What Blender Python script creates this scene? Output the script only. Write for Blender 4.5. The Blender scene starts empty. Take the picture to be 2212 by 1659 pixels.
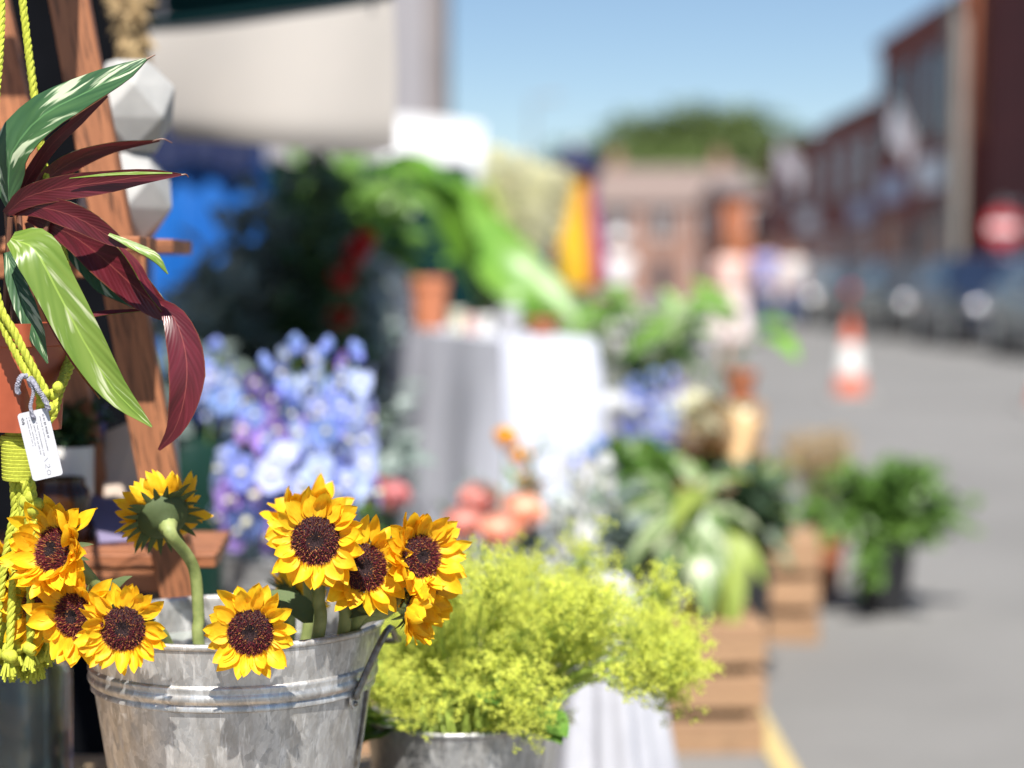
import bpy, math, random
from mathutils import Vector as V, Matrix, Quaternion, noise as mnoise
R = random.Random(7)
PI = math.pi
rad = math.radians
scene = bpy.context.scene
COL = scene.collection

# ------------------------------------------------------------------ camera
F = 4300.0                                  # focal length in pixels of a 2212 px wide picture
TH = math.atan(229.5 / F)                   # the horizon lies 229.5 px above the centre
CAM_Z = 1.1
cd = bpy.data.cameras.new('camera')
cd.sensor_width = 36.0
cd.lens = 36.0 * F / 2212.0
cd.clip_start = 0.05
cd.clip_end = 2000
cd.dof.use_dof = True
cd.dof.focus_distance = 1.81
cd.dof.aperture_fstop = 2.36
cam = bpy.data.objects.new('camera', cd)
COL.objects.link(cam)
cam.location = (0, 0, CAM_Z)
cam.rotation_euler = (PI / 2 - TH, 0, 0)
scene.camera = cam

# ------------------------------------------------------------------ light
SUN_EL, SUN_AZ = rad(55), rad(3.0)          # high, almost straight behind the camera
sdir = V((math.sin(SUN_AZ) * math.cos(SUN_EL), -math.cos(SUN_AZ) * math.cos(SUN_EL), math.sin(SUN_EL)))
world = bpy.data.worlds.new('World')
scene.world = world
world.use_nodes = True
wn = world.node_tree.nodes
sky = wn.new('ShaderNodeTexSky')
sky.sky_type = 'NISHITA'
sky.sun_disc = False
sky.sun_elevation = SUN_EL
sky.sun_rotation = math.atan2(sdir.x, sdir.y)
sky.altitude = 900
sky.air_density = 1.0
sky.dust_density = 0.05
sky.ozone_density = 3.0
wn['Background'].inputs['Strength'].default_value = 0.062
world.node_tree.links.new(sky.outputs['Color'], wn['Background'].inputs['Color'])
sl = bpy.data.lights.new('sun', 'SUN')
sl.energy = 5.0
sl.angle = rad(0.53)
sl.color = (1.0, 0.955, 0.88)
so = bpy.data.objects.new('sun', sl)
COL.objects.link(so)
so.rotation_euler = sdir.to_track_quat('Z', 'Y').to_euler()
so.location = (0, 0, 20)
vs = scene.view_settings
vs.view_transform = 'Standard'
vs.look = 'None'
vs.gamma = 1.0
vs.use_curve_mapping = False
vs.exposure = 0.84
scene.render.engine = 'CYCLES'
cy = scene.cycles
cy.use_denoising = True
cy.max_bounces = 8
cy.transparent_max_bounces = 12
cy.sample_clamp_indirect = 8
cy.sample_clamp_direct = 40

# ------------------------------------------------------------------ helpers
CT, ST_ = math.cos(TH), math.sin(TH)
def W(u, v, d):
    """a pixel of the 2212 px wide picture at world distance y = d"""
    a, b = (u - 1106.0) / F, (829.5 - v) / F
    dy = CT + b * ST_
    s = d / dy
    return V((a * s, d, CAM_Z + (-ST_ + b * CT) * s))
def px(n, d): return n * d / F
def lerp(a, b, t): return a + (b - a) * t
def rnd(a, b): return R.uniform(a, b)

def spline(pts, n):
    """Catmull-Rom through the points, n samples in all"""
    pts = [V(p) for p in pts]
    P = [pts[0] * 2 - pts[1]] + pts + [pts[-1] * 2 - pts[-2]]
    out = []
    m = len(pts) - 1
    for i in range(n):
        t = i / (n - 1) * m
        k = min(int(t), m - 1)
        t -= k
        a, b, c, d = P[k], P[k + 1], P[k + 2], P[k + 3]
        out.append(0.5 * ((2 * b) + (c - a) * t + (2 * a - 5 * b + 4 * c - d) * t * t + (3 * b - a - 3 * c + d) * t ** 3))
    return out
def interp(vals, t):
    k = t * (len(vals) - 1)
    i = min(int(k), len(vals) - 2)
    return lerp(vals[i], vals[i + 1], k - i)

class MB:
    def __init__(s):
        s.v, s.f, s.m, s.uv = [], [], [], None
    def add(s, vs_, fs, mat=0):
        o = len(s.v)
        s.v.extend([tuple(p) for p in vs_])
        s.f.extend([tuple(i + o for i in f) for f in fs])
        s.m.extend([mat] * len(fs))
        return s
    def box(s, lo, hi, mat=0, mtx=None):
        x0, y0, z0 = lo; x1, y1, z1 = hi
        P = [V(p) for p in ((x0,y0,z0),(x1,y0,z0),(x1,y1,z0),(x0,y1,z0),(x0,y0,z1),(x1,y0,z1),(x1,y1,z1),(x0,y1,z1))]
        if mtx is not None: P = [mtx @ p for p in P]
        return s.add(P, [(0,3,2,1),(4,5,6,7),(0,1,5,4),(1,2,6,5),(2,3,7,6),(3,0,4,7)], mat)
    def tube(s, pts, r, n=8, mat=0, cap=True, squash=1.0):
        pts = [V(p) for p in pts]
        L = len(pts)
        rr = r if isinstance(r, (list, tuple)) else [r] * L
        if len(rr) != L: rr = [interp(rr, i / (L - 1)) for i in range(L)]
        t0 = (pts[1] - pts[0]).normalized()
        nx = t0.orthogonal().normalized()
        vs_, fs = [], []
        for i, p in enumerate(pts):
            t = (pts[min(i + 1, L - 1)] - pts[max(i - 1, 0)])
            t = t.normalized() if t.length > 1e-9 else t0
            nx = (nx - t * nx.dot(t))
            nx = nx.normalized() if nx.length > 1e-6 else t.orthogonal().normalized()
            ny = t.cross(nx)
            for k in range(n):
                a = 2 * PI * k / n
                vs_.append(p + (nx * math.cos(a) + ny * math.sin(a) * squash) * rr[i])
        for i in range(L - 1):
            for k in range(n):
                a, b = i * n + k, i * n + (k + 1) % n
                fs.append((a, b, b + n, a + n))
        if cap:
            fs.append(tuple(range(n - 1, -1, -1)))
            fs.append(tuple((L - 1) * n + k for k in range(n)))
        return s.add(vs_, fs, mat)
    def rope(s, pts, r, mat=0, plies=3, pitch=0.021, step=0.0022, n=6):
        """a twisted cord: plies wound round the path"""
        pts = [V(p) for p in pts]
        Ls = sum((pts[i + 1] - pts[i]).length for i in range(len(pts) - 1))
        m = max(6, int(Ls / step))
        path = spline(pts, m)
        frames = []
        t0 = (path[1] - path[0]).normalized(); nx = t0.orthogonal().normalized()
        for i in range(m):
            t = (path[min(i + 1, m - 1)] - path[max(i - 1, 0)]).normalized()
            nx = (nx - t * nx.dot(t)).normalized()
            frames.append((nx.copy(), t.cross(nx)))
        for k in range(plies):
            q = []
            acc = 0
            for i in range(m):
                if i: acc += (path[i] - path[i - 1]).length
                a = 2 * PI * (acc / pitch + k / plies)
                q.append(path[i] + (frames[i][0] * math.cos(a) + frames[i][1] * math.sin(a)) * r * 0.46)
            s.tube(q, r * 0.64, n, mat)
        return s
    def lathe(s, prof, n=32, c=(0, 0, 0), mat=0, wob=None, a0=0, a1=2 * PI):
        full = abs(a1 - a0 - 2 * PI) < 1e-6
        m = n if full else n + 1
        vs_, fs = [], []
        for r, z in prof:
            for k in range(m):
                a = a0 + (a1 - a0) * k / n
                q = r * (wob(a, z) if wob else 1)
                vs_.append((c[0] + q * math.cos(a), c[1] + q * math.sin(a), c[2] + z))
        for i in range(len(prof) - 1):
            for k in range(n):
                k2 = (k + 1) % m
                a, b = i * m + k, i * m + k2
                fs.append((a, b, b + m, a + m))
        return s.add(vs_, fs, mat)
    def ball(s, c, r, nu=10, nv=6, sc=(1, 1, 1), mat=0):
        c = V(c); vs_ = [c + V((0, 0, -r * sc[2]))]; fs = []
        for j in range(1, nv):
            b = -PI / 2 + PI * j / nv
            for i in range(nu):
                a = 2 * PI * i / nu
                vs_.append(c + V((r * sc[0] * math.cos(b) * math.cos(a), r * sc[1] * math.cos(b) * math.sin(a), r * sc[2] * math.sin(b))))
        vs_.append(c + V((0, 0, r * sc[2])))
        for i in range(nu): fs.append((0, 1 + (i + 1) % nu, 1 + i))
        for j in range(nv - 2):
            for i in range(nu):
                a, b = 1 + j * nu + i, 1 + j * nu + (i + 1) % nu
                fs.append((a, b, b + nu, a + nu))
        o = 1 + (nv - 2) * nu
        for i in range(nu): fs.append((o + i, o + (i + 1) % nu, len(vs_) - 1))
        return s.add(vs_, fs, mat)
    def leaf(s, base, d, nrm, l, w, mat=0, fold=0.15, droop=0.0):
        """a small pointed leaf of four quads folded at the midrib"""
        d = V(d).normalized(); nrm = V(nrm); side = d.cross(nrm)
        side = side.normalized() if side.length > 1e-5 else d.orthogonal().normalized()
        up = side.cross(d)
        b = V(base)
        q = []
        for t, ww in ((0.0, .12), (.4, 1.0), (.75, .7), (1.0, 0.03)):
            c = b + d * l * t - up * (droop * l * t * t)
            q += [c - side * w * .5 * ww + up * fold * w * ww, c, c + side * w * .5 * ww + up * fold * w * ww]
        return s.add(q, [(0,1,4,3),(1,2,5,4),(3,4,7,6),(4,5,8,7),(6,7,10,9),(7,8,11,10)], mat)
    def mesh(s, name, mats, smooth=True, off=(0, 0, 0), angle=40):
        me = bpy.data.meshes.new(name)
        ox, oy, oz = off
        me.from_pydata([(x - ox, y - oy, z - oz) for x, y, z in s.v], [], s.f)
        for m in (mats if isinstance(mats, (list, tuple)) else [mats]): me.materials.append(m)
        me.polygons.foreach_set('material_index', s.m)
        if s.uv:
            ul = me.uv_layers.new(name='UVMap')
            for li, l in enumerate(me.loops):
                ul.data[li].uv = s.uv[l.vertex_index]
        me.polygons.foreach_set('use_smooth', [bool(smooth)] * len(me.polygons))
        me.update()
        if smooth and angle: me.set_sharp_from_angle(angle=rad(angle))
        return me

def off(o):
    p = V((0, 0, 0))
    while o is not None:
        p += o.location
        o = o.parent
    return p
def thing(name, label, cat, loc=(0, 0, 0), group=None, rz=0.0):
    o = bpy.data.objects.new(name, None)
    o.empty_display_size = 0.05
    COL.objects.link(o)
    o.location = loc
    o.rotation_euler = (0, 0, rz)
    return tag(o, label, cat, group)
def tag(o, label, cat, group=None):
    o['label'] = label; o['category'] = cat
    if group: o['group'] = group
    return o
def part(name, mb, mats, parent=None, smooth=True, label=None, kind=None, angle=40):
    """world-space builder -> one mesh object, child of parent"""
    me = mb.mesh(name, mats, smooth, off(parent) if parent else (0, 0, 0), angle)
    o = bpy.data.objects.new(name, me)
    COL.objects.link(o)
    if parent: o.parent = parent
    if label: o['label'] = label
    if kind: o['kind'] = kind
    return o
def inst(name, me, parent, mtx, label=None):
    o = bpy.data.objects.new(name, me)
    COL.objects.link(o)
    if parent:
        o.parent = parent
        o.matrix_basis = Matrix.Translation(-off(parent)) @ mtx
    else:
        o.matrix_basis = mtx
    if label: o['label'] = label
    return o
def struct(o):
    o['kind'] = 'structure'
    return o
def copy_tree(o, parent=None):
    c = o.copy(); COL.objects.link(c); c.parent = parent
    for ch in list(o.children): copy_tree(ch, c)
    return c
def frame(o, x, up):
    """matrix with local X along x and local Z near up, at o"""
    x = V(x).normalized(); up = V(up)
    y = up.cross(x)
    y = y.normalized() if y.length > 1e-6 else x.orthogonal().normalized()
    z = x.cross(y)
    m = Matrix((x, y, z)).transposed().to_4x4()
    m.translation = V(o)
    return m
_plank = {}
def plank(name, parent, p0, p1, w, t, up, mat, label=None, bev=0.0015):
    """a board from p0 to p1: width w across, thickness t along up; grain along its own X"""
    p0, p1 = V(p0), V(p1)
    L = (p1 - p0).length
    key = (round(L, 4), round(w, 4), round(t, 4), mat.name, bev)
    if key not in _plank:
        b = min(bev, t * .3)
        mb = MB()
        ring = [(-w/2+b,-t/2),(w/2-b,-t/2),(w/2,-t/2+b),(w/2,t/2-b),(w/2-b,t/2),(-w/2+b,t/2),(-w/2,t/2-b),(-w/2,-t/2+b)]
        q = []
        for x, k in ((0, .94), (b, 1), (L - b, 1), (L, .94)):
            q += [(x, y * k, z * k) for y, z in ring]
        fs = [tuple(range(7, -1, -1)), tuple(range(24, 32))]
        for i in range(3):
            for k in range(8):
                fs.append((i*8+k, i*8+(k+1)%8, i*8+8+(k+1)%8, i*8+8+k))
        mb.add(q, fs)
        _plank[key] = mb.mesh(name, mat, False)
    return inst(name, _plank[key], parent, frame(p0, p1 - p0, up), label)

# ------------------------------------------------------------------ materials
def nodes(m):
    m.use_nodes = True
    nt = m.node_tree
    return nt, nt.nodes, nt.links, nt.nodes['Principled BSDF']
def coords(nt, scale=(1, 1, 1), kind='Object'):
    tc = nt.nodes.new('ShaderNodeTexCoord')
    mp = nt.nodes.new('ShaderNodeMapping')
    mp.inputs['Scale'].default_value = scale
    nt.links.new(tc.outputs[kind], mp.inputs['Vector'])
    return mp.outputs['Vector']
def noise_tex(nt, vec, scale, detail=3.0, rough=.55, dist=0.0):
    n = nt.nodes.new('ShaderNodeTexNoise')
    n.inputs['Scale'].default_value = scale
    n.inputs['Detail'].default_value = detail
    n.inputs['Roughness'].default_value = rough
    n.inputs['Distortion'].default_value = dist
    nt.links.new(vec, n.inputs['Vector'])
    return n
def ramp(nt, fac, stops, mode='LINEAR'):
    r = nt.nodes.new('ShaderNodeValToRGB')
    r.color_ramp.interpolation = mode
    e = r.color_ramp.elements
    e[0].position, e[0].color = stops[0][0], (*stops[0][1], 1)
    e[1].position, e[1].color = stops[-1][0], (*stops[-1][1], 1)
    for p, c in stops[1:-1]:
        x = e.new(p); x.color = (*c, 1)
    nt.links.new(fac, r.inputs['Fac'])
    return r.outputs['Color']
def mixc(nt, fac, a, b, mode='MIX'):
    m = nt.nodes.new('ShaderNodeMix')
    m.data_type = 'RGBA'; m.blend_type = mode
    for sock, val in ((m.inputs[0], fac), (m.inputs[6], a), (m.inputs[7], b)):
        if hasattr(val, 'is_output'): nt.links.new(val, sock)
        elif isinstance(val, (int, float)): sock.default_value = val
        else: sock.default_value = (*val, 1)
    return m.outputs[2]
def math_n(nt, op, a, b=0.0):
    m = nt.nodes.new('ShaderNodeMath'); m.operation = op
    for i, val in enumerate((a, b)):
        if hasattr(val, 'is_output'): nt.links.new(val, m.inputs[i])
        else: m.inputs[i].default_value = val
    return m.outputs[0]
def bumpn(nt, height, bsdf, strength=.3, dist=.002):
    b = nt.nodes.new('ShaderNodeBump')
    b.inputs['Strength'].default_value = strength
    b.inputs['Distance'].default_value = dist
    nt.links.new(height, b.inputs['Height'])
    nt.links.new(b.outputs['Normal'], bsdf.inputs['Normal'])
def pmat(name, c, rough=.55, metal=0.0, c2=None, scale=20.0, stretch=(1, 1, 1), var=.12, bump=0.0, bdist=.001, trans=0.0, tc=None, spec=.5, hue=0.0, detail=3.0, lo=.35, hi=.65):
    """plain procedural material: two-tone noise, per-object variation, bump, translucency for petals and leaves"""
    m = bpy.data.materials.new(name)
    nt, N, L, B = nodes(m)
    vec = coords(nt, stretch)
    nz = noise_tex(nt, vec, scale, detail)
    if c2 is None: c2 = tuple(x * .8 for x in c)
    col = ramp(nt, nz.outputs['Fac'], [(lo, c), (hi, c2)])
    if var or hue:
        oi = N.new('ShaderNodeObjectInfo')
        hs = N.new('ShaderNodeHueSaturation')
        L.new(math_n(nt, 'ADD', math_n(nt, 'MULTIPLY', oi.outputs['Random'], 2 * var), 1 - var), hs.inputs['Value'])
        if hue:
            L.new(math_n(nt, 'ADD', math_n(nt, 'MULTIPLY', oi.outputs['Random'], 2 * hue), .5 - hue), hs.inputs['Hue'])
        L.new(col, hs.inputs['Color'])
        col = hs.outputs['Color']
    L.new(col, B.inputs['Base Color'])
    B.inputs['Roughness'].default_value = rough
    B.inputs['Metallic'].default_value = metal
    B.inputs['Specular IOR Level'].default_value = spec
    if bump: bumpn(nt, nz.outputs['Fac'], B, bump, bdist)
    if trans:
        t = N.new('ShaderNodeBsdfTranslucent')
        mx = N.new('ShaderNodeMixShader')
        mx.inputs[0].default_value = trans
        if tc:
            t.inputs['Color'].default_value = (*tc, 1)
        else:
            L.new(col, t.inputs['Color'])
        L.new(B.outputs['BSDF'], mx.inputs[1]); L.new(t.outputs['BSDF'], mx.inputs[2])
        L.new(mx.outputs[0], N['Material Output'].inputs['Surface'])
    return m

def zinc_mat(name, base=.5, stain=.5):
    m = bpy.data.materials.new(name)
    nt, N, L, B = nodes(m)
    vec = coords(nt, (1, 1, .55))
    nz = noise_tex(nt, vec, 22, 4)
    wv = N.new('ShaderNodeVectorMath'); wv.operation = 'MULTIPLY_ADD'
    L.new(nz.outputs['Color'], wv.inputs[0]); wv.inputs[1].default_value = (.035, .035, .035); L.new(vec, wv.inputs[2])
    vo = N.new('ShaderNodeTexVoronoi'); vo.inputs['Scale'].default_value = 120
    L.new(wv.outputs[0], vo.inputs['Vector'])
    vo2 = N.new('ShaderNodeTexVoronoi'); vo2.inputs['Scale'].default_value = 330
    L.new(wv.outputs[0], vo2.inputs['Vector'])
    sep = N.new('ShaderNodeSeparateColor'); L.new(vo.outputs['Color'], sep.inputs[0])
    sep2 = N.new('ShaderNodeSeparateColor'); L.new(vo2.outputs['Color'], sep2.inputs[0])
    sp = math_n(nt, 'ADD', math_n(nt, 'MULTIPLY', sep.outputs[0], .65), math_n(nt, 'MULTIPLY', sep2.outputs[1], .35))
    c = ramp(nt, sp, [(.05, (base * .70, base * .71, base * .72)), (.5, (base * .97, base * .97, base * .97)), (.95, (base * 1.25, base * 1.25, base * 1.24))])
    st = noise_tex(nt, coords(nt, (1, 1, .30)), 26, 8, .72, .6)
    c = mixc(nt, math_n(nt, 'MULTIPLY', ramp(nt, st.outputs['Fac'], [(.40, (0, 0, 0)), (.72, (1, 1, 1))]), stain), c, (base * .46, base * .40, base * .33))
    sc = noise_tex(nt, coords(nt, (1, 1, .08)), 130, 3, .7)
    c = mixc(nt, math_n(nt, 'MULTIPLY', ramp(nt, sc.outputs['Fac'], [(.58, (0, 0, 0)), (.68, (1, 1, 1))]), .6), c, (base * 1.5, base * 1.5, base * 1.5))
    L.new(c, B.inputs['Base Color'])
    B.inputs['Metallic'].default_value = .70
    L.new(math_n(nt, 'ADD', math_n(nt, 'MULTIPLY', sep.outputs[1], .26), .30), B.inputs['Roughness'])
    bumpn(nt, math_n(nt, 'ADD', sp, st.outputs['Fac']), B, .12, .0008)
    return m

def wood_mat(name, c, c2, dash=.6, scale=1.0):
    """grain runs along the board's own X; short dark pores"""
    m = bpy.data.materials.new(name)
    nt, N, L, B = nodes(m)
    oi = N.new('ShaderNodeObjectInfo')
    va = N.new('ShaderNodeVectorMath'); va.operation = 'MULTIPLY_ADD'
    cb = N.new('ShaderNodeCombineXYZ')
    for i in range(3): L.new(math_n(nt, 'MULTIPLY', oi.outputs['Random'], 17.0 + i * 5), cb.inputs[i])
    tc = N.new('ShaderNodeTexCoord')
    va.inputs[1].default_value = (1, 1, 1)
    L.new(tc.outputs['Object'], va.inputs[0]); L.new(cb.outputs[0], va.inputs[2])
    def st(sx, syz):
        mp = N.new('ShaderNodeMapping'); mp.inputs['Scale'].default_value = (sx, syz, syz)
        L.new(va.outputs[0], mp.inputs['Vector']); return mp.outputs['Vector']
    n1 = noise_tex(nt, st(3 * scale, 60 * scale), 1, 4, .6, .4)
    n2 = noise_tex(nt, st(26 * scale, 330 * scale), 1, 2, .5)
    n3 = noise_tex(nt, st(2.2 * scale, 7 * scale), 1, 2)
    col = ramp(nt, n1.outputs['Fac'], [(.3, c2), (.62, c)])
    dk = ramp(nt, n2.outputs['Fac'], [(.53, (0, 0, 0)), (.62, (1, 1, 1))])
    col = mixc(nt, math_n(nt, 'MULTIPLY', dk, dash), col, tuple(x * .22 for x in c2))
    col = mixc(nt, ramp(nt, n3.outputs['Fac'], [(.35, (0, 0, 0)), (.7, (.5, .5, .5))]), col, tuple(x * .6 for x in c))
    hs = N.new('ShaderNodeHueSaturation')
    L.new(math_n(nt, 'ADD', math_n(nt, 'MULTIPLY', oi.outputs['Random'], .3), .85), hs.inputs['Value'])
    L.new(col, hs.inputs['Color'])
    L.new(hs.outputs[0], B.inputs['Base Color'])
    B.inputs['Roughness'].default_value = .55
    bumpn(nt, n1.outputs['Fac'], B, .25, .001)
    return m

def varieg_mat(name, dark, light, cream, lo, hi):
    """leaf top: feathered cream streaks running out from the midrib (UV: along, across)"""
    m = bpy.data.materials.new(name)
    nt, N, L, B = nodes(m)
    uv = N.new('ShaderNodeUVMap')
    sx = N.new('ShaderNodeSeparateXYZ'); L.new(uv.outputs[0], sx.inputs[0])
    t, s_ = sx.outputs[0], sx.outputs[1]
    ab = math_n(nt, 'ABSOLUTE', math_n(nt, 'SUBTRACT', s_, .5))
    ch = math_n(nt, 'SUBTRACT', t, math_n(nt, 'MULTIPLY', ab, .55))
    cb = N.new('ShaderNodeCombineXYZ')
    L.new(math_n(nt, 'MULTIPLY', ch, 9.0), cb.inputs[0])
    L.new(math_n(nt, 'MULTIPLY', s_, 2.2), cb.inputs[1])
    oi = N.new('ShaderNodeObjectInfo')
    L.new(math_n(nt, 'MULTIPLY', oi.outputs['Random'], 40.0), cb.inputs[2])
    n1 = noise_tex(nt, cb.outputs[0], 1.0, 2.5, .5)
    n2 = noise_tex(nt, cb.outputs[0], .45, 2, .5)
    rib = N.new('ShaderNodeTexWave'); rib.inputs['Scale'].default_value = .34; rib.inputs['Distortion'].default_value = 5.0; rib.inputs['Detail Scale'].default_value = .6
    L.new(cb.outputs[0], rib.inputs['Vector'])
    g = mixc(nt, math_n(nt, 'MULTIPLY', rib.outputs['Fac'], .3), dark, light)
    g = mixc(nt, ramp(nt, n2.outputs['Fac'], [(.45, (0, 0, 0)), (.62, (.8, .8, .8))]), g, light)
    col = mixc(nt, ramp(nt, n1.outputs['Fac'], [(lo, (0, 0, 0)), (hi, (1, 1, 1))]), g, cream)
    mid = math_n(nt, 'LESS_THAN', ab, .022)
    col = mixc(nt, math_n(nt, 'MULTIPLY', mid, .7), col, tuple(min(1, x * 1.6) for x in light))
    L.new(col, B.inputs['Base Color'])
    B.inputs['Roughness'].default_value = .34
    bumpn(nt, math_n(nt, 'ADD', rib.outputs['Fac'], n1.outputs['Fac']), B, .22, .0012)
    tr = N.new('ShaderNodeBsdfTranslucent'); L.new(col, tr.inputs['Color'])
    mx = N.new('ShaderNodeMixShader'); mx.inputs[0].default_value = .18
    L.new(B.outputs[0], mx.inputs[1]); L.new(tr.outputs[0], mx.inputs[2])
    L.new(mx.outputs[0], N['Material Output'].inputs['Surface'])
    return m

M = {}
M['petal'] = pmat('sunflower_petal', (.95, .62, .026), .5, c2=(.93, .53, .016), scale=14, stretch=(.25, 1.6, .25), var=.06, hue=.005, trans=.40, bump=.2, bdist=.0006, spec=.25)
M['floret'] = pmat('disc_floret_maroon', (.19, .018, .030), .6, c2=(.11, .012, .020), scale=300, var=0)
M['floret_gold'] = pmat('disc_floret_gold', (.50, .20, .06), .6, var=0)
M['floret_black'] = pmat('disc_floret_black', (.012, .009, .010), .7, var=0)
M['disc'] = pmat('sunflower_disc', (.035, .008, .010), .8, c2=(.02, .005, .006), scale=400, var=0, bump=.4)
M['bract'] = pmat('sunflower_bract', (.10, .14, .045), .7, c2=(.06, .085, .032), scale=60, stretch=(1, 6, 1), var=.18, trans=.12, bump=.3)
M['stem'] = pmat('sunflower_stem', (.27, .31, .11), .6, c2=(.16, .20, .06), scale=60, var=.15, bump=.3)
M['zinc'] = zinc_mat('galvanised_zinc', .62, .8)
M['zinc2'] = zinc_mat('galvanised_zinc_pale', .50, .5)
M['wire'] = pmat('bucket_wire', (.30, .29, .27), .4, .75, c2=(.16, .14, .12), scale=120)
M['ladder'] = wood_mat('ladder_wood', (.42, .165, .072), (.25, .09, .038), .9)
M['table'] = wood_mat('table_wood', (.42, .31, .20), (.30, .21, .13), .4)
M['crate'] = wood_mat('crate_wood', (.43, .265, .15), (.28, .155, .085), .5)
M['rope'] = pmat('lime_cord', (.47, .51, .05), .8, c2=(.36, .38, .03), scale=500, var=.06, bump=.4, bdist=.0006)
M['twine'] = pmat('grey_twine', (.36, .35, .42), .85, c2=(.16, .16, .20), scale=600, var=0)
M['pot_orange'] = pmat('orange_pot_plastic', (.40, .092, .040), .45, c2=(.31, .068, .030), scale=22, var=.05)
M['terracotta'] = pmat('terracotta', (.46, .16, .075), .8, c2=(.36, .125, .06), scale=14, bump=.2)
def maroon_mat():
    m = bpy.data.materials.new('leaf_underside_maroon')
    nt, N, L, B = nodes(m)
    uv = N.new('ShaderNodeUVMap')
    sx = N.new('ShaderNodeSeparateXYZ'); L.new(uv.outputs[0], sx.inputs[0])
    ab = math_n(nt, 'ABSOLUTE', math_n(nt, 'SUBTRACT', sx.outputs[1], .5))
    cb = N.new('ShaderNodeCombineXYZ')
    L.new(math_n(nt, 'MULTIPLY', math_n(nt, 'SUBTRACT', sx.outputs[0], math_n(nt, 'MULTIPLY', ab, .45)), 14.0), cb.inputs[0])
    L.new(math_n(nt, 'MULTIPLY', sx.outputs[1], 1.6), cb.inputs[1])
    oi = N.new('ShaderNodeObjectInfo'); L.new(math_n(nt, 'MULTIPLY', oi.outputs['Random'], 30.0), cb.inputs[2])
    wv = N.new('ShaderNodeTexWave'); wv.inputs['Scale'].default_value = .42; wv.inputs['Distortion'].default_value = 5.0; wv.inputs['Detail Scale'].default_value = .6
    L.new(cb.outputs[0], wv.inputs['Vector'])
    n1 = noise_tex(nt, cb.outputs[0], .8, 3)
    c = ramp(nt, n1.outputs['Fac'], [(.3, (.060, .008, .011)), (.55, (.115, .012, .020)), (.75, (.18, .022, .036))])
    c = mixc(nt, math_n(nt, 'MULTIPLY', wv.outputs['Fac'], .14), c, (.10, .011, .016))
    edge = math_n(nt, 'GREATER_THAN', ab, .47)
    c = mixc(nt, math_n(nt, 'MULTIPLY', edge, .55), c, (.20, .065, .03))
    mid = math_n(nt, 'LESS_THAN', ab, .018)
    c = mixc(nt, math_n(nt, 'MULTIPLY', mid, .6), c, (.30, .07, .06))
    L.new(c, B.inputs['Base Color'])
    B.inputs['Roughness'].default_value = .33
    bumpn(nt, math_n(nt, 'ADD', wv.outputs['Fac'], n1.outputs['Fac']), B, .13, .0010)
    t = N.new('ShaderNodeBsdfTranslucent'); t.inputs['Color'].default_value = (.36, .03, .035, 1)
    mx = N.new('ShaderNodeMixShader'); mx.inputs[0].default_value = .2
    L.new(B.outputs[0], mx.inputs[1]); L.new(t.outputs[0], mx.inputs[2]); L.new(mx.outputs[0], N['Material Output'].inputs['Surface'])
    return m
M['maroon'] = maroon_mat()
M['leaf_var_dark'] = varieg_mat('leaf_variegated_dark', (.03, .085, .035), (.07, .155, .06), (.52, .60, .40), .56, .62)
M['leaf_var_lime'] = varieg_mat('leaf_variegated_lime', (.12, .205, .024), (.20, .29, .05), (.56, .60, .36), .56, .70)
M['tagwhite'] = pmat('white_card', (.52, .52, .55), .4, c2=(.49, .49, .52), var=0)
M['ink'] = pmat('grey_print', (.16, .16, .18), .6, var=0)
M['pencil'] = pmat('pencil_grey', (.40, .40, .43), .6, var=0)
M['concrete'] = pmat('pale_concrete', (.40, .395, .385), .75, c2=(.31, .31, .305), scale=18, var=.06, bump=.1)

# ================================================================== hero objects
# ---- display table that carries the bucket, the ladder shelf and the jar
TZ = 0.52
def build_table():
    t = thing('display_table', 'low wooden plank table under the sunflower bucket and the ladder shelf', 'table', (-.66, 2.06, 0))
    n = 6
    y0, y1 = 1.70, 2.40
    w = (y1 - y0) / n
    for i in range(n):
        y = y0 + w * (i + .5)
        plank('plank', t, (-1.16, y, TZ - .0125), (-.168, y, TZ - .0125), w - .006, .025, (0, 0, 1), M['table'])
    for x in (-1.08, -.25):
        plank('batten', t, (x, y0 + .04, TZ - .046), (x, y1 - .04, TZ - .046), .06, .04, (0, 0, 1), M['table'])
        for y in (y0 + .07, y1 - .07):
            plank('leg', t, (x, y, 0.0), (x, y, TZ - .066), .05, .05, (0, 1, 0), M['table'])
build_table()

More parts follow.
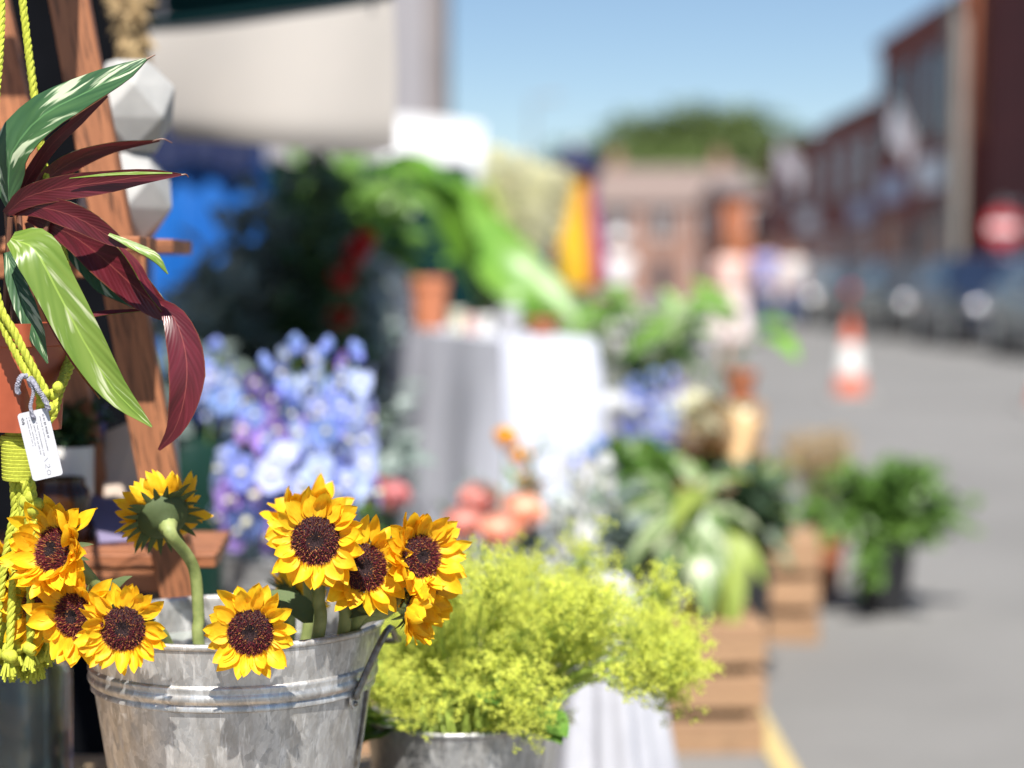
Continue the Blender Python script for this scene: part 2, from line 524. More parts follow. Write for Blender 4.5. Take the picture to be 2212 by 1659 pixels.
# ---- galvanised bucket
BC = W(505, 1345, 1.95)
BX, BY, BZ = BC.x, 1.95, 0.765
def bucket(name, label, c, zr, h, rt, rb, mat, bail_az=None, group=None, band=True, water=.035, ears=True):
    """c: (x, y); zr rim height; h height; top and bottom radius"""
    t = thing(name, label, 'bucket', (c[0], c[1], zr - h), group)
    def rr(z): return lerp(rb, rt, (z + h) / h)
    prof = [(0.001, -h + .004), (rb * .97, -h + .004), (rb * .985, -h), (rb + .0015, -h), (rb + .0015, -h + .006)]
    if band:
        z1, z2 = -.062, -.044
        prof += [(rr(-h * .6), -h * .6), (rr(z1 - .004), z1 - .004), (rr(z1) + .0028, z1 - .0022), (rr(z1) + .003, z1), (rr(z1) + .0016, z1 + .003)]
        for k in range(1, 6):
            zz = lerp(z1 + .003, z2 - .003, k / 6)
            prof.append((rr(zz) + .0016 + .003 * math.sin(PI * k / 6), zz))
        prof += [(rr(z2) + .0016, z2 - .003), (rr(z2) + .003, z2), (rr(z2) + .0028, z2 + .0022), (rr(z2 + .004), z2 + .004)]
    prof += [(rt - .0006, -.012), (rt - .0002, -.007)]
    for k in range(9):                                      # rolled rim
        a = -PI * .6 + k / 8 * PI * 1.5
        prof.append((rt + .0028 * math.cos(a), -.0032 + .0034 * math.sin(a)))
    prof += [(rt - .0028, -.009)]
    for k in range(1, 8): prof.append((rr(-h * k / 8) - .0014, -h * k / 8 - .002))
    prof += [(rb - .002, -h + .007), (.001, -h + .007)]
    def wob(a, z): return 1 + .0035 * mnoise.noise(V((math.cos(a) * 1.3, math.sin(a) * 1.3, z * 9 + c[0] * 9)))
    mb = MB().lathe(prof, 72, (c[0], c[1], zr), wob=wob)
    body = part('body', mb, mat, t, angle=50)
    sm = MB()                                               # folded side seam
    a = rad(-13)
    zz = [-.066 - (h - .07) * k / 8 for k in range(9)]
    sm.tube([(c[0] + (rr(z) + .0006) * math.cos(a), c[1] + (rr(z) + .0006) * math.sin(a), zr + z) for z in zz], .0016, 6, squash=2)
    part('seam', sm, M['wire'], body)
    if water:
        wv = MB().lathe([(.0005, 0), (rr(-water) - .003, 0)], 48, (c[0], c[1], zr - water))
        part('water', wv, M['water'], t, angle=0)
    if bail_az is not None:
        zb = -.066
        re = rr(zb) + .002
        ends = []
        for sgn in (0, PI):
            a = bail_az + sgn
            p = V((c[0] + re * math.cos(a), c[1] + re * math.sin(a), zr + zb))
            o = V((math.cos(a), math.sin(a), 0)); sd = V((-math.sin(a), math.cos(a), 0))
            ear = MB()
            ring = []
            for k in range(12):
                b = 2 * PI * k / 12
                ring.append(p + sd * .0075 * math.cos(b) + V((0, 0, .0125 * math.sin(b) + .001)))
            ear.add([q - o * .0006 for q in ring] + [q + o * .0018 for q in ring], [tuple(range(11, -1, -1)), tuple(range(12, 24))] + [(k, (k + 1) % 12, 12 + (k + 1) % 12, 12 + k) for k in range(12)])
            e = part('ear', ear, M['zinc2'], t, angle=30)
            rv = MB().ball(p + o * .002 - V((0, 0, .006)), .0028, 8, 5)
            rv.ball(p + o * .003 + V((0, 0, .007)), .0032, 8, 5)
            part('rivet', rv, M['wire'], e)
            ends.append((p + o * .004 + V((0, 0, .006)), o))
        # the bail lies back against the bucket, a little below the rim behind
        e0, e1 = ends
        back = V((0, 1, 0))
        pts = [e0[0] - V((0, 0, .006)), e0[0] + V((0, 0, .002)) + e0[1] * .002]
        n0 = 15
        a0 = bail_az; a1 = bail_az + PI
        for k in range(n0 + 1):
            t_ = k / n0
            a = lerp(a0 + .16, a1 - .16, t_)
            lift = .062 - .040 * math.sin(PI * t_) ** .8
            pts.append(V((c[0] + (rt + .016) * math.cos(a), c[1] + (rt + .016) * math.sin(a), zr + zb + lift)))
        pts += [e1[0] + V((0, 0, .002)) + e1[1] * .002, e1[0] - V((0, 0, .006))]
        part('handle', MB().tube(spline(pts, 70), .0034, 8), M['wire'], t)
    return t
def water_mat():
    m = bpy.data.materials.new('bucket_water')
    nt, N, L, B = nodes(m)
    B.inputs['Base Color'].default_value = (.30, .33, .30, 1)
    B.inputs['Roughness'].default_value = .05
    nz = noise_tex(nt, coords(nt), 40, 2)
    bumpn(nt, nz.outputs['Fac'], B, .1, .001)
    return m
M['water'] = water_mat()
bucket('galvanised_bucket', 'galvanised metal bucket with double rib and wire handle holding the sunflowers', (BX, BY), BZ, BZ - TZ, .1462, .108, M['zinc'], bail_az=rad(-27))

# ---- sunflowers
def petal_meshes(n=15):
    out = []
    for i in range(n):
        r = random.Random(100 + i)
        bend = r.choice((-.2, -.1, .04, .12, .2, .3)); curl = r.uniform(-.2, .4); tw = r.uniform(-.35, .35)
        cup = r.uniform(.08, .24); wmax = r.uniform(.52, .66); tipb = r.uniform(-.18, .18)
        if i >= 10: bend, curl, tw, cup = r.uniform(-.5, .7), r.uniform(-1.0, 1.3), r.uniform(-1.1, 1.1), r.uniform(.2, .55)
        mb = MB(); NL, NS = 7, 4
        for a in range(NL + 1):
            t = a / NL
            w = wmax * (math.sin(PI * min(1, t * .93 + .07)) ** .62) * (1 - .25 * t) if t < .999 else .012
            if t < .15: w *= .62 + t * 2.4
            for b in range(NS + 1):
                s = b / NS * 2 - 1
                y = s * w * .5
                z = bend * t * t + curl * .4 * t ** 4 + cup * w * (s * s - .3) + .014 * math.cos(s * PI * 2.0) * math.sin(PI * t)
                z += .03 * math.sin(t * 9 + s * 2 + i)
                an = tw * t
                mb.v.append((t, y * math.cos(an) - z * math.sin(an) * .3 + tipb * t ** 3, z * math.cos(an) + y * math.sin(an)))
        for a in range(NL):
            for b in range(NS):
                q = a * (NS + 1) + b
                mb.f.append((q, q + NS + 1, q + NS + 2, q + 1)); mb.m.append(0)
        out.append(mb.mesh('petal', M['petal'], True, angle=0))
    return out
PETALS = petal_meshes()
def bract_mesh(i):
    mb = MB(); r = random.Random(i)
    NL, NS = 5, 2
    bend = r.uniform(-.35, .05)
    for a in range(NL + 1):
        t = a / NL
        w = .42 * (1 - t) ** .6 * (1 if t > .05 else .8) + .008
        for b in range(NS + 1):
            s = b / NS * 2 - 1
            mb.v.append((t, s * w * .5, bend * t * t + .12 * w * s * s))
    for a in range(NL):
        for b in range(NS):
            q = a * (NS + 1) + b
            mb.f.append((q, q + NS + 1, q + NS + 2, q + 1)); mb.m.append(0)
    return mb.mesh('bract', M['bract'], True, angle=0)
BRACTS = [bract_mesh(i) for i in range(4)]
def dome(r): return .24 * (1 - r * r) - .13 * math.exp(-(r / .24) ** 2)
def disc_meshes(seed):
    r = random.Random(seed)
    d = MB().lathe([(1.0, -.08), (1.0, .0)] + [(1 - k / 10, dome(1 - k / 10)) for k in range(1, 10)] + [(.004, dome(0))], 28)
    f = MB()
    n = 900
    for k in range(n):
        rr = math.sqrt((k + .5) / n) * .99
        a = k * 2.39996 + r.uniform(-.08, .08)
        z = dome(rr)
        out = V((math.cos(a), math.sin(a), 0))
        p = out * rr + V((0, 0, z - .01))
        lean = (rr - .35) * .7
        dr = (V((0, 0, 1)) + out * lean + V((r.uniform(-.3, .3), r.uniform(-.3, .3), 0))).normalized()
        if rr < .36:
            h, w, m = r.uniform(.05, .10), .017, 2
            if rr > .24 and r.random() < .30: m = 1
        else:
            h, w = r.uniform(.10, .18), .018
            m = 1 if r.random() < .22 else 0
        s1 = dr.orthogonal().normalized(); s2 = dr.cross(s1)
        q = [p + s1 * w, p + s2 * w, p - s1 * w, p - s2 * w]
        tip = p + dr * h + out * r.uniform(-.03, .04)
        q2 = [tip + s1 * w * .45, tip + s2 * w * .45, tip - s1 * w * .45, tip - s2 * w * .45]
        f.add(q + q2, [(0, 1, 5, 4), (1, 2, 6, 5), (2, 3, 7, 6), (3, 0, 4, 7), (4, 5, 6, 7)], 0 if m == 0 else m)
    return d.mesh('disc', M['disc'], True, angle=60), f.mesh('florets', [M['floret'], M['floret_gold'], M['floret_black']], False)
DISCS = [disc_meshes(i) for i in range(3)]
REC = MB().lathe([(1.0, -.05), (.98, -.16), (.86, -.34), (.62, -.52), (.36, -.66), (.24, -.82)], 20).mesh('receptacle', M['bract'], True, angle=60)
SG = 'cut sunflowers standing in the galvanised bucket'
def sunflower(label, c, n, Rp, rp, stem, cup=12, seed=1, npet=19, droop=.05, nbr=13, sr=.0062, leaf=None):
    """c pixel and distance of the disc, n facing, Rp / rp radius of flower / disc in pixels, stem: further points"""
    r = random.Random(seed)
    C = W(*c); n = V(n).normalized()
    Rm, rm = px(Rp, c[2]), px(rp, c[2]) * .92
    wild = r.uniform(.7, 1.7); pw_ = r.uniform(.88, 1.15)
    base = V(stem[-1])
    t = thing('sunflower', label, 'sunflower', base, SG)
    e1 = n.cross(V((0, 0, 1))).normalized(); e2 = e1.cross(n)
    rot = Matrix((e1, e2, n)).transposed().to_4x4()
    mt = Matrix.Translation(C) @ rot @ Matrix.Rotation(r.uniform(0, 6), 4, 'Z') @ Matrix.Scale(rm, 4)
    dm, fm = DISCS[seed % 3]
    dd = inst('disc', dm, t, mt)
    ff = inst('florets', fm, dd, mt)
    ff['kind'] = 'stuff'
    ff.parent = dd; ff.matrix_basis = Matrix.Identity(4)
    inst('receptacle', REC, t, mt)
    L0 = (Rm - rm * .88)
    for row, cnt, zoff, ll in ((0, npet, -.05, 1.0), (1, int(npet * .85), .03, .88)):
        for k in range(cnt):
            if r.random() < .06: continue
            a = 2 * PI * (k + r.uniform(-.32, .32) + row * .5) / cnt
            ra = e1 * math.cos(a) + e2 * math.sin(a)
            al = rad(cup + r.gauss(0, 8) * wild + row * 7)
            d = ra * math.cos(al) + n * math.sin(al) + V((0, 0, -droop * r.uniform(.3, 1.5)))
            ln = L0 * ll * r.uniform(1 - .16 * wild, 1 + .14 * wild)
            wd = r.uniform(.82, 1.2) * L0 * pw_
            p = C + ra * rm * .90 + n * rm * (zoff - .04)
            upv = (n + (e1 * math.sin(a) - e2 * math.cos(a)) * r.gauss(0, .28)).normalized()
            m = frame(p, d, upv) @ Matrix.Diagonal((ln, wd, ln, 1))
            inst('petal', r.choice(PETALS[10:] if r.random() < .16 * wild else PETALS[:10]), t, m)
    for k in range(nbr):
        a = 2 * PI * (k + r.uniform(-.3, .3)) / nbr
        ra = e1 * math.cos(a) + e2 * math.sin(a)
        al = rad(r.uniform(-18, 12))
        d = ra * math.cos(al) + n * math.sin(al)
        ln = rm * r.uniform(.65, 1.0)
        inst('bract', r.choice(BRACTS), t, frame(C + ra * rm * .82 - n * rm * .16, d, n) @ Matrix.Diagonal((ln, ln * .9, ln, 1)))
    p0 = C - n * rm * .62
    pts = [p0, C - n * rm * 1.15 + V((0, 0, -.002))] + [V(p) for p in stem]
    sp = spline(pts, 26)
    part('stem', MB().tube(sp, [sr * 1.75, sr * 1.25, sr, sr, sr, sr, sr, sr, sr], 10), M['stem'], t)
    if leaf:
        for q, dr, ln in leaf:
            inst('leaf', LEAFM, t, frame(W(*q), dr, (0, -.5, .8)) @ Matrix.Diagonal((ln, ln, ln, 1)))
    return t
def broad_leaf_mesh(mat, w=.55, bend=-.35, seed=0, name='leaf'):
    mb = MB(); NL, NS = 7, 4
    mb.uv = []
    for a in range(NL + 1):
        t = a / NL
        ww = w * math.sin(PI * (t ** .75)) ** .8 + .012
        for b in range(NS + 1):
            s = b / NS * 2 - 1
            mb.v.append((t, s * ww * .5, bend * t * t + .14 * ww * abs(s) + .02 * math.sin(t * 13 + s * 3 + seed)))
            mb.uv.append((t, b / NS))
    for a in range(NL):
        for b in range(NS):
            q = a * (NS + 1) + b
            mb.f.append((q, q + NS + 1, q + NS + 2, q + 1)); mb.m.append(0)
    return mb.mesh(name, mat, True, angle=0)
LEAFM = broad_leaf_mesh(M['bract'], .55, -.4)
BB = TZ + .012                               # inside bottom of the bucket
def bot(dx, dy): return V((BX + dx, BY + dy, BB))
sunflower('open sunflower upright on a thick straight stem above the bucket rim', (682, 1168, 1.80), (.02, -1, .10), 112, 58,
          [W(688, 1290, 1.855), W(682, 1400, 1.86), bot(.03, -.02)], 10, 1, 19, .05, leaf=[((676, 1345, 1.862), (-.5, -.1, .6), .05)])
sunflower('sunflower peeking from behind the tall open upright sunflower', (664, 1128, 1.93), (.1, -.75, .6), 104, 48,
          [W(668, 1260, 1.95), W(660, 1390, 1.95), bot(.02, .03)], 25, 2, 17)
sunflower('sunflower hanging over the front rim of the bucket, dark round disc facing out', (541, 1366, 1.765), (-.02, -1, .08), 106, 55,
          [W(548, 1352, 1.85) , W(560, 1400, 1.90), bot(-.01, .02)], 6, 3, 19, .06)
sunflower('round sunflower leaning over the handle end of the bucket rim, face outward', (266, 1358, 1.76), (.04, -1, .10), 103, 53,
          [W(300, 1345, 1.86), W(370, 1420, 1.92), bot(-.04, 0)], 8, 4, 19, .05)
sunflower('sunflower half hidden, tucked between two others above the wire handle', (160, 1330, 1.785), (-.40, -.91, .05), 110, 53,
          [W(235, 1330, 1.85), W(330, 1405, 1.93), bot(-.05, .02)], 10, 5, 19, .05)
sunflower('sunflower with domed dark disc turned sideways above the lime tassel', (116, 1187, 1.80), (-.48, -.80, .30), 118, 56,
          [W(215, 1275, 1.84), W(320, 1400, 1.90), bot(-.05, .04)], 26, 6, 22, .03, leaf=[((228, 1290, 1.845), (.4, -.2, .6), .03)])
sunflower('shaded sunflower behind the sideways ones, petals over the lime tassel', (84, 1312, 1.825), (-.5, -.82, .0), 108, 48,
          [W(170, 1330, 1.88), W(300, 1402, 1.95), bot(-.06, .03)], 8, 7, 19, .05)
sunflower('sunflower outermost over the lime tassel, petals lying against the cords', (2, 1240, 1.85), (-.6, -.75, .1), 92, 46,
          [W(120, 1320, 1.90), W(270, 1400, 1.96), bot(-.06, .05)], 12, 8, 18, .05)
sunflower('sunflower seen from behind, petals up, on a pale bent stem', (350, 1112, 1.90), (-.42, .70, .52), 112, 64,
          [W(418, 1225, 1.905), W(429, 1330, 1.91), W(434, 1420, 1.915), bot(0, .02)], 22, 9, 26, -.04, 22, sr=.0058)
sunflower('sunflower overlapped by the tall upright one, long petals fanned outward', (786, 1226, 1.83), (.30, -.92, .14), 112, 57,
          [W(742, 1290, 1.87), W(734, 1400, 1.88), bot(.04, 0)], 14, 10, 20, .03, leaf=[((738, 1330, 1.875), (.8, .1, .35), .05)])
sunflower('sunflower turned sideways at the handle end, over the lime green flowers', (910, 1202, 1.845), (.50, -.80, .20), 112, 52,
          [W(830, 1290, 1.875), W(752, 1385, 1.90), bot(.05, .02)], 22, 11, 19, .02)
sunflower('crumpled sunflower drooping under the sideways one beyond the rim', (915, 1282, 1.865), (.62, -.60, -.10), 92, 42,
          [W(835, 1320, 1.885), W(742, 1392, 1.905), bot(.05, .03)], 26, 12, 18, .06)
sunflower('small half closed sunflower lowest outside the rim with dark green bracts', (893, 1314, 1.84), (.90, -.36, -.22), 96, 40,
          [W(830, 1318, 1.86), W(752, 1374, 1.895), bot(.05, .01)], 38, 13, 17, .04, 16)
sunflower('sunflower sunk among the stems inside the bucket, turned away', (640, 1290, 2.0), (.5, .5, .6), 88, 48,
          [W(625, 1370, 2.0), bot(.02, .06)], 30, 14, 16, .02, 18, leaf=[((630, 1340, 2.0), (-.7, -.2, .6), .06), ((626, 1350, 2.0), (-.3, -.4, .7), .055)])

# ---- ladder shelf
RA = (W(108, -120, 2.17), W(462, 1765, 2.17))
def rail_pt(u0, v, d): return W(u0 + .1865 * (v - 0), v, d)
def build_ladder():
    fb = 600 + (CAM_Z - TZ) * F / 2.17
    footA = W(150 + .1865 * fb, fb, 2.17); footA.z = TZ
    fb2 = 600 + (CAM_Z - TZ) * F / 2.37
    footB = W(-22 + .21 * fb2, fb2, 2.37); footB.z = TZ
    t = thing('ladder_shelf', 'reddish brown wooden ladder shelf with two slanting rails behind the sunflowers', 'shelf', footA)
    topA = W(150 + .1865 * -430, -430, 2.17)
    topB = W(-22 + .21 * -330, -330, 2.37)
    axA = (topA - footA)
    plank('rail', t, footA, topA, .0425, .020, (0, 1, 0), M['ladder'])
    plank('rail', t, footB, topB, .0425, .020, (0, 1, 0), M['ladder'])
    # lower shelf: three slats between and behind the rails, running past them
    for zc, ur, ul, nsl in ((W(0, 1192, 2.2).z, 470, -420, 4), (W(0, 516, 2.2).z, 386, -420, 4)):
        for k in range(nsl):
            y = 2.205 + k * .052
            x1 = W(ur, 1192, 2.2).x - .004 * k
            plank('shelf_slat', t, (W(ul, 1192, 2.2).x, y, zc - .008), (x1, y, zc - .008), .046, .015, (0, 0, 1), M['ladder'])
        for y in (2.19,):
            plank('shelf_rail', t, (W(ul, 1192, 2.2).x, y + .002, zc - .030), (x1 - .02, y + .002, zc - .030), .026, .014, (0, 1, 0), M['ladder'])
        plank('bearer', t, (x1 - .10, 2.195, zc - .024), (x1 - .10, 2.40, zc - .024), .03, .017, (0, 0, 1), M['ladder'])
    for y in (2.122, 2.068):                     # two slats added in front of the rail to shade the lower shelf
        plank('shelf_slat', t, (W(-420, 1192, 2.2).x, y, W(0, 516, 2.2).z - .008), (W(322, 516, 2.1).x, y, W(0, 516, 2.2).z - .008), .046, .015, (0, 0, 1), M['ladder'])
    # third leg pair far left (off the picture) so that the shelves are held
    for y in (2.17, 2.37):
        plank('rail', t, (W(-400, 0, 2.2).x, y, TZ), (W(-400, 0, 2.2).x - .10, y, 1.64), .0425, .020, (0, 1, 0), M['ladder'])
    # top bearer and the arm that carries the hanging pot
    plank('top_bar', t, (topA.x + .06, 2.17 + .02, topA.z - .02), (W(-400, 0, 2.2).x - .12, 2.19, topA.z - .02), .045, .02, (0, 1, 0), M['ladder'])
    ar = W(-6, -330, 1.87)
    plank('arm', t, (ar.x, 1.80, topA.z + .012), (ar.x, 2.42, topA.z + .012), .04, .02, (0, 0, 1), M['ladder'])
    hk = MB().tube(spline([(ar.x, 1.87, topA.z + .003), (ar.x, 1.87, topA.z - .02), (ar.x + .008, 1.87, topA.z - .03), (ar.x, 1.87, topA.z - .038), (ar.x - .008, 1.87, topA.z - .030)], 16), .0016, 6)
    part('hook', hk, M['wire'], t)
    return t, V((ar.x, 1.87, topA.z - .036))
LADDER, HOOK = build_ladder()

# ---- white faceted planters stacked on the upper shelf
def faceted(name, label, c, r, zb, zt, seed, grp):
    rr = random.Random(seed)
    t = thing(name, label, 'planter', (c[0], c[1], zb), grp)
    mb = MB()
    n = 5
    zs = [zb, lerp(zb, zt, .36), lerp(zb, zt, .72), zt]
    rs = [.55, .98, .93, .50]
    q = []
    for i, (z, k) in enumerate(zip(zs, rs)):
        for j in range(n):
            a = 2 * PI * (j + .5 * (i % 2)) / n + seed
            q.append((c[0] + r * k * math.cos(a) * rr.uniform(.95, 1.05), c[1] + r * k * math.sin(a) * rr.uniform(.95, 1.05), z))
    fs = [tuple(range(n - 1, -1, -1))]
    for i in range(3):
        for j in range(n):
            a, b = i * n + j, i * n + (j + 1) % n
            c2, d2 = a + n, b + n
            if i % 2 == 0: fs += [(a, b, c2), (b, d2, c2)]
            else: fs += [(a, d2, c2), (a, b, d2)]
    # open top with an inner lip
    o = len(q)
    for j in range(n):
        x, y, z = q[3 * n + j]
        q.append((lerp(c[0], x, .8), lerp(c[1], y, .8), z))
    for j in range(n):
        x, y, z = q[3 * n + j]
        q.append((lerp(c[0], x, .75), lerp(c[1], y, .75), z - .03))
    for j in range(n):
        j2 = (j + 1) % n
        fs += [(3*n+j, 3*n+j2, o+j2, o+j), (o+j, o+j2, o+n+j2, o+n+j)]
    fs.append(tuple(o + n + j for j in range(n)))
    mb.add(q, fs)
    o_ = part('pot', mb, M['concrete'], t, smooth=False)
    bv = o_.modifiers.new('bevel', 'BEVEL'); bv.width = .0028; bv.segments = 2; bv.limit_method = 'ANGLE'; bv.angle_limit = rad(8)
    return t
PC = W(272, 400, 2.32)
zsh = W(0, 516, 2.2).z
zmid = zsh + .102
faceted('faceted_planter', 'white faceted concrete planter standing on the upper ladder shelf', (PC.x, 2.32), .056, zsh + .0005, zmid, 3, 'white faceted planters')
faceted('faceted_planter', 'white faceted concrete planter stacked on top of the other planter', (PC.x + .004, 2.32), .057, zmid, zmid + .105, 5, 'white faceted planters')

# ---- hanging pot: lime macrame hanger, orange pot, plant
def ringsq(c, s, rot, z, rc=.25, n=6):
    """rounded square ring"""
    out = []
    for k in range(4):
        cx, cy = [(1, -1), (1, 1), (-1, 1), (-1, -1)][k]
        for j in range(n):
            a = -PI / 2 + k * PI / 2 + (j / (n - 1)) * PI / 2
            x = cx * s * (1 - rc) + math.cos(a) * s * rc
            y = cy * s * (1 - rc) + math.sin(a) * s * rc
            out.append(V((c[0] + x * math.cos(rot) - y * math.sin(rot), c[1] + x * math.sin(rot) + y * math.cos(rot), z)))
    return out
near, right = W(46, 810, 1.80), W(156, 810, 1.865)
side = V((right.x - near.x, right.y - near.y, 0))
rot = math.atan2(side.y, side.x)
hs_ = side.length / 2
pc = near + V((side.x - side.y, side.y + side.x, 0)) / 2
zt, zb = W(0, 697, 1.85).z, W(0, 932, 1.83).z
def build_pot():
    t = thing('plant_pot', 'square orange plastic nursery pot hanging in the lime macrame', 'pot', (pc.x, pc.y, zb))
    mb = MB()
    rings = [(.86, zb, 1), (.97, zt - .022, 1), (1.04, zt - .021, 1), (1.06, zt, 1), (1.0, zt, 1), (.95, zt - .022, 1), (.94, zt - .02, 1)]
    q = []
    m = 0
    for k, z, _ in rings:
        rg = ringsq(pc, hs_ * k, rot, z); m = len(rg); q += rg
    fs = [tuple(range(m - 1, -1, -1))]
    for i in range(len(rings) - 1):
        for k in range(m):
            fs.append((i*m+k, i*m+(k+1)%m, (i+1)*m+(k+1)%m, (i+1)*m+k))
    mb.add(q, fs)
    part('body', mb, M['pot_orange'], t, angle=50)
    so_ = MB().add(ringsq(pc, hs_ * .95, rot, zt - .016), [tuple(range(m))])
    part('soil', so_, M['soil'], t)
M['soil'] = pmat('soil', (.035, .024, .016), .95, c2=(.015, .010, .007), scale=120, var=0, bump=.8, bdist=.004)
build_pot()

def build_macrame():
    t = thing('macrame_hanger', 'lime green twisted cord macrame plant hanger with long knotted tassel', 'plant hanger', HOOK - V((0, 0, .55)))
    rp = .0039
    part('ring', MB().tube([HOOK + V((.014 * math.cos(a), 0, -.006 + .014 * math.sin(a))) for a in [2 * PI * k / 24 for k in range(25)]], .0025, 6, cap=False), M['wire'], t)
    h0 = HOOK - V((0, 0, .018))
    K1 = W(104, 852, 1.778)
    G = W(42, 940, 1.835)
    und = V((pc.x, pc.y, zb - .004))
    A = [h0, W(48, 0, 1.875), W(98, 380, 1.88), W(128, 500, 1.885), W(162, 730, 1.872), W(128, 850, 1.835), W(112, 900, 1.825), W(70, 936, 1.83), G]
    part('cord', MB().rope(A, rp), M['rope'], t)
    A2 = [W(158, 735, 1.876), W(140, 800, 1.85), K1 + V((.004, .012, 0)), K1]
    part('cord', MB().rope(A2, rp), M['rope'], t)
    B = [h0 + V((-.005, 0, 0)), W(3, 0, 1.85), W(-14, 300, 1.80), W(-12, 610, 1.775), W(40, 735, 1.772), K1 + V((-.001, -.003, .002))]
    part('cord', MB().rope(B, rp * .92), M['rope'], t)
    B2 = [W(-20, 640, 1.78), W(20, 735, 1.775), W(78, 842, 1.772), K1 + V((-.004, -.002, -.004)), W(104, 890, 1.79), W(84, 934, 1.815), G]
    part('cord', MB().rope(B2, rp * .92), M['rope'], t)
    Cc = [h0 + V((-.005, .006, 0)), W(-70, 200, 1.93), W(-150, 700, 1.93), W(-110, 900, 1.90), und + V((-.02, .0, -.006)), G]
    part('cord', MB().rope(Cc, rp), M['rope'], t)
    kn = MB()
    for k in range(9):
        kn.ball(K1 + V((rnd(-.007, .010), rnd(-.004, .003), rnd(-.014, .010))), rnd(.0045, .0065), 8, 6)
    part('knot', kn, M['rope'], t)
    # wrapped neck below the pot
    G2 = W(42, 1035, 1.835)
    wr = MB()
    coil = []
    for k in range(12 * 15):
        a = 2 * PI * k / 15
        f = k / (12 * 15)
        rr = lerp(.0150, .0135, f)
        coil.append(lerp(G, G2, f) + V((rr * math.cos(a), rr * math.sin(a), 0)))
    wr.tube(coil, .0026, 6)
    wr.tube([G + V((0, 0, .006)), G, G2], [.012, .0135, .012], 12)
    part('wrapping', wr, M['rope'], t)
    ends = [(-12, 1452), (6, 1440), (20, 1456), (36, 1436), (50, 1462), (66, 1440), (80, 1456), (96, 1430), (110, 1420), (28, 1462), (72, 1466)]
    for i, (eu, ev) in enumerate(ends):
        d0 = 1.835 + .018 * math.sin(i * 2.1)
        e = W(eu, ev - 45, d0)
        s0 = G2 + V((rnd(-.010, .010), rnd(-.008, .008), .006))
        mid = lerp(s0, e, .5) + V(((eu - 42) * 6e-5, rnd(-.004, .004), 0))
        tl = part('tassel_cord', MB().rope([s0, mid, e], rp * .95), M['rope'], t)
        k2 = MB().ball(e + V((0, 0, -.002)), .0078, 9, 6, (1, 1, .8))
        k2.ball(e + V((.003, -.003, -.003)), .006, 8, 5)
        part('knot', k2, M['rope'], tl)
        fr = MB()
        for j in range(26):
            a = rnd(0, 2 * PI); q = rnd(0, .0085)
            b = e + V((.3 * q * math.cos(a), .3 * q * math.sin(a), -.005))
            fr.tube([b, b + V((.75 * q * math.cos(a), .7 * q * math.sin(a), -rnd(.012, .020)))], .0013, 4)
        part('fray', fr, M['rope'], tl)
    for (ku, kv, l) in ((58, 1085, 120), (74, 1100, 150)):   # two short ends with their own knots
        a = W(ku - 6, 1040, 1.81); b = W(ku, kv, 1.812); c = W(ku + 5, kv + l, 1.814)
        tl = part('tassel_cord', MB().rope([a, b, c], rp * .9), M['rope'], t)
        part('knot', MB().ball(b, .0075, 8, 6).ball(b + V((.004, -.002, .005)), .006, 8, 6), M['rope'], tl)
    return K1
K1 = build_macrame()

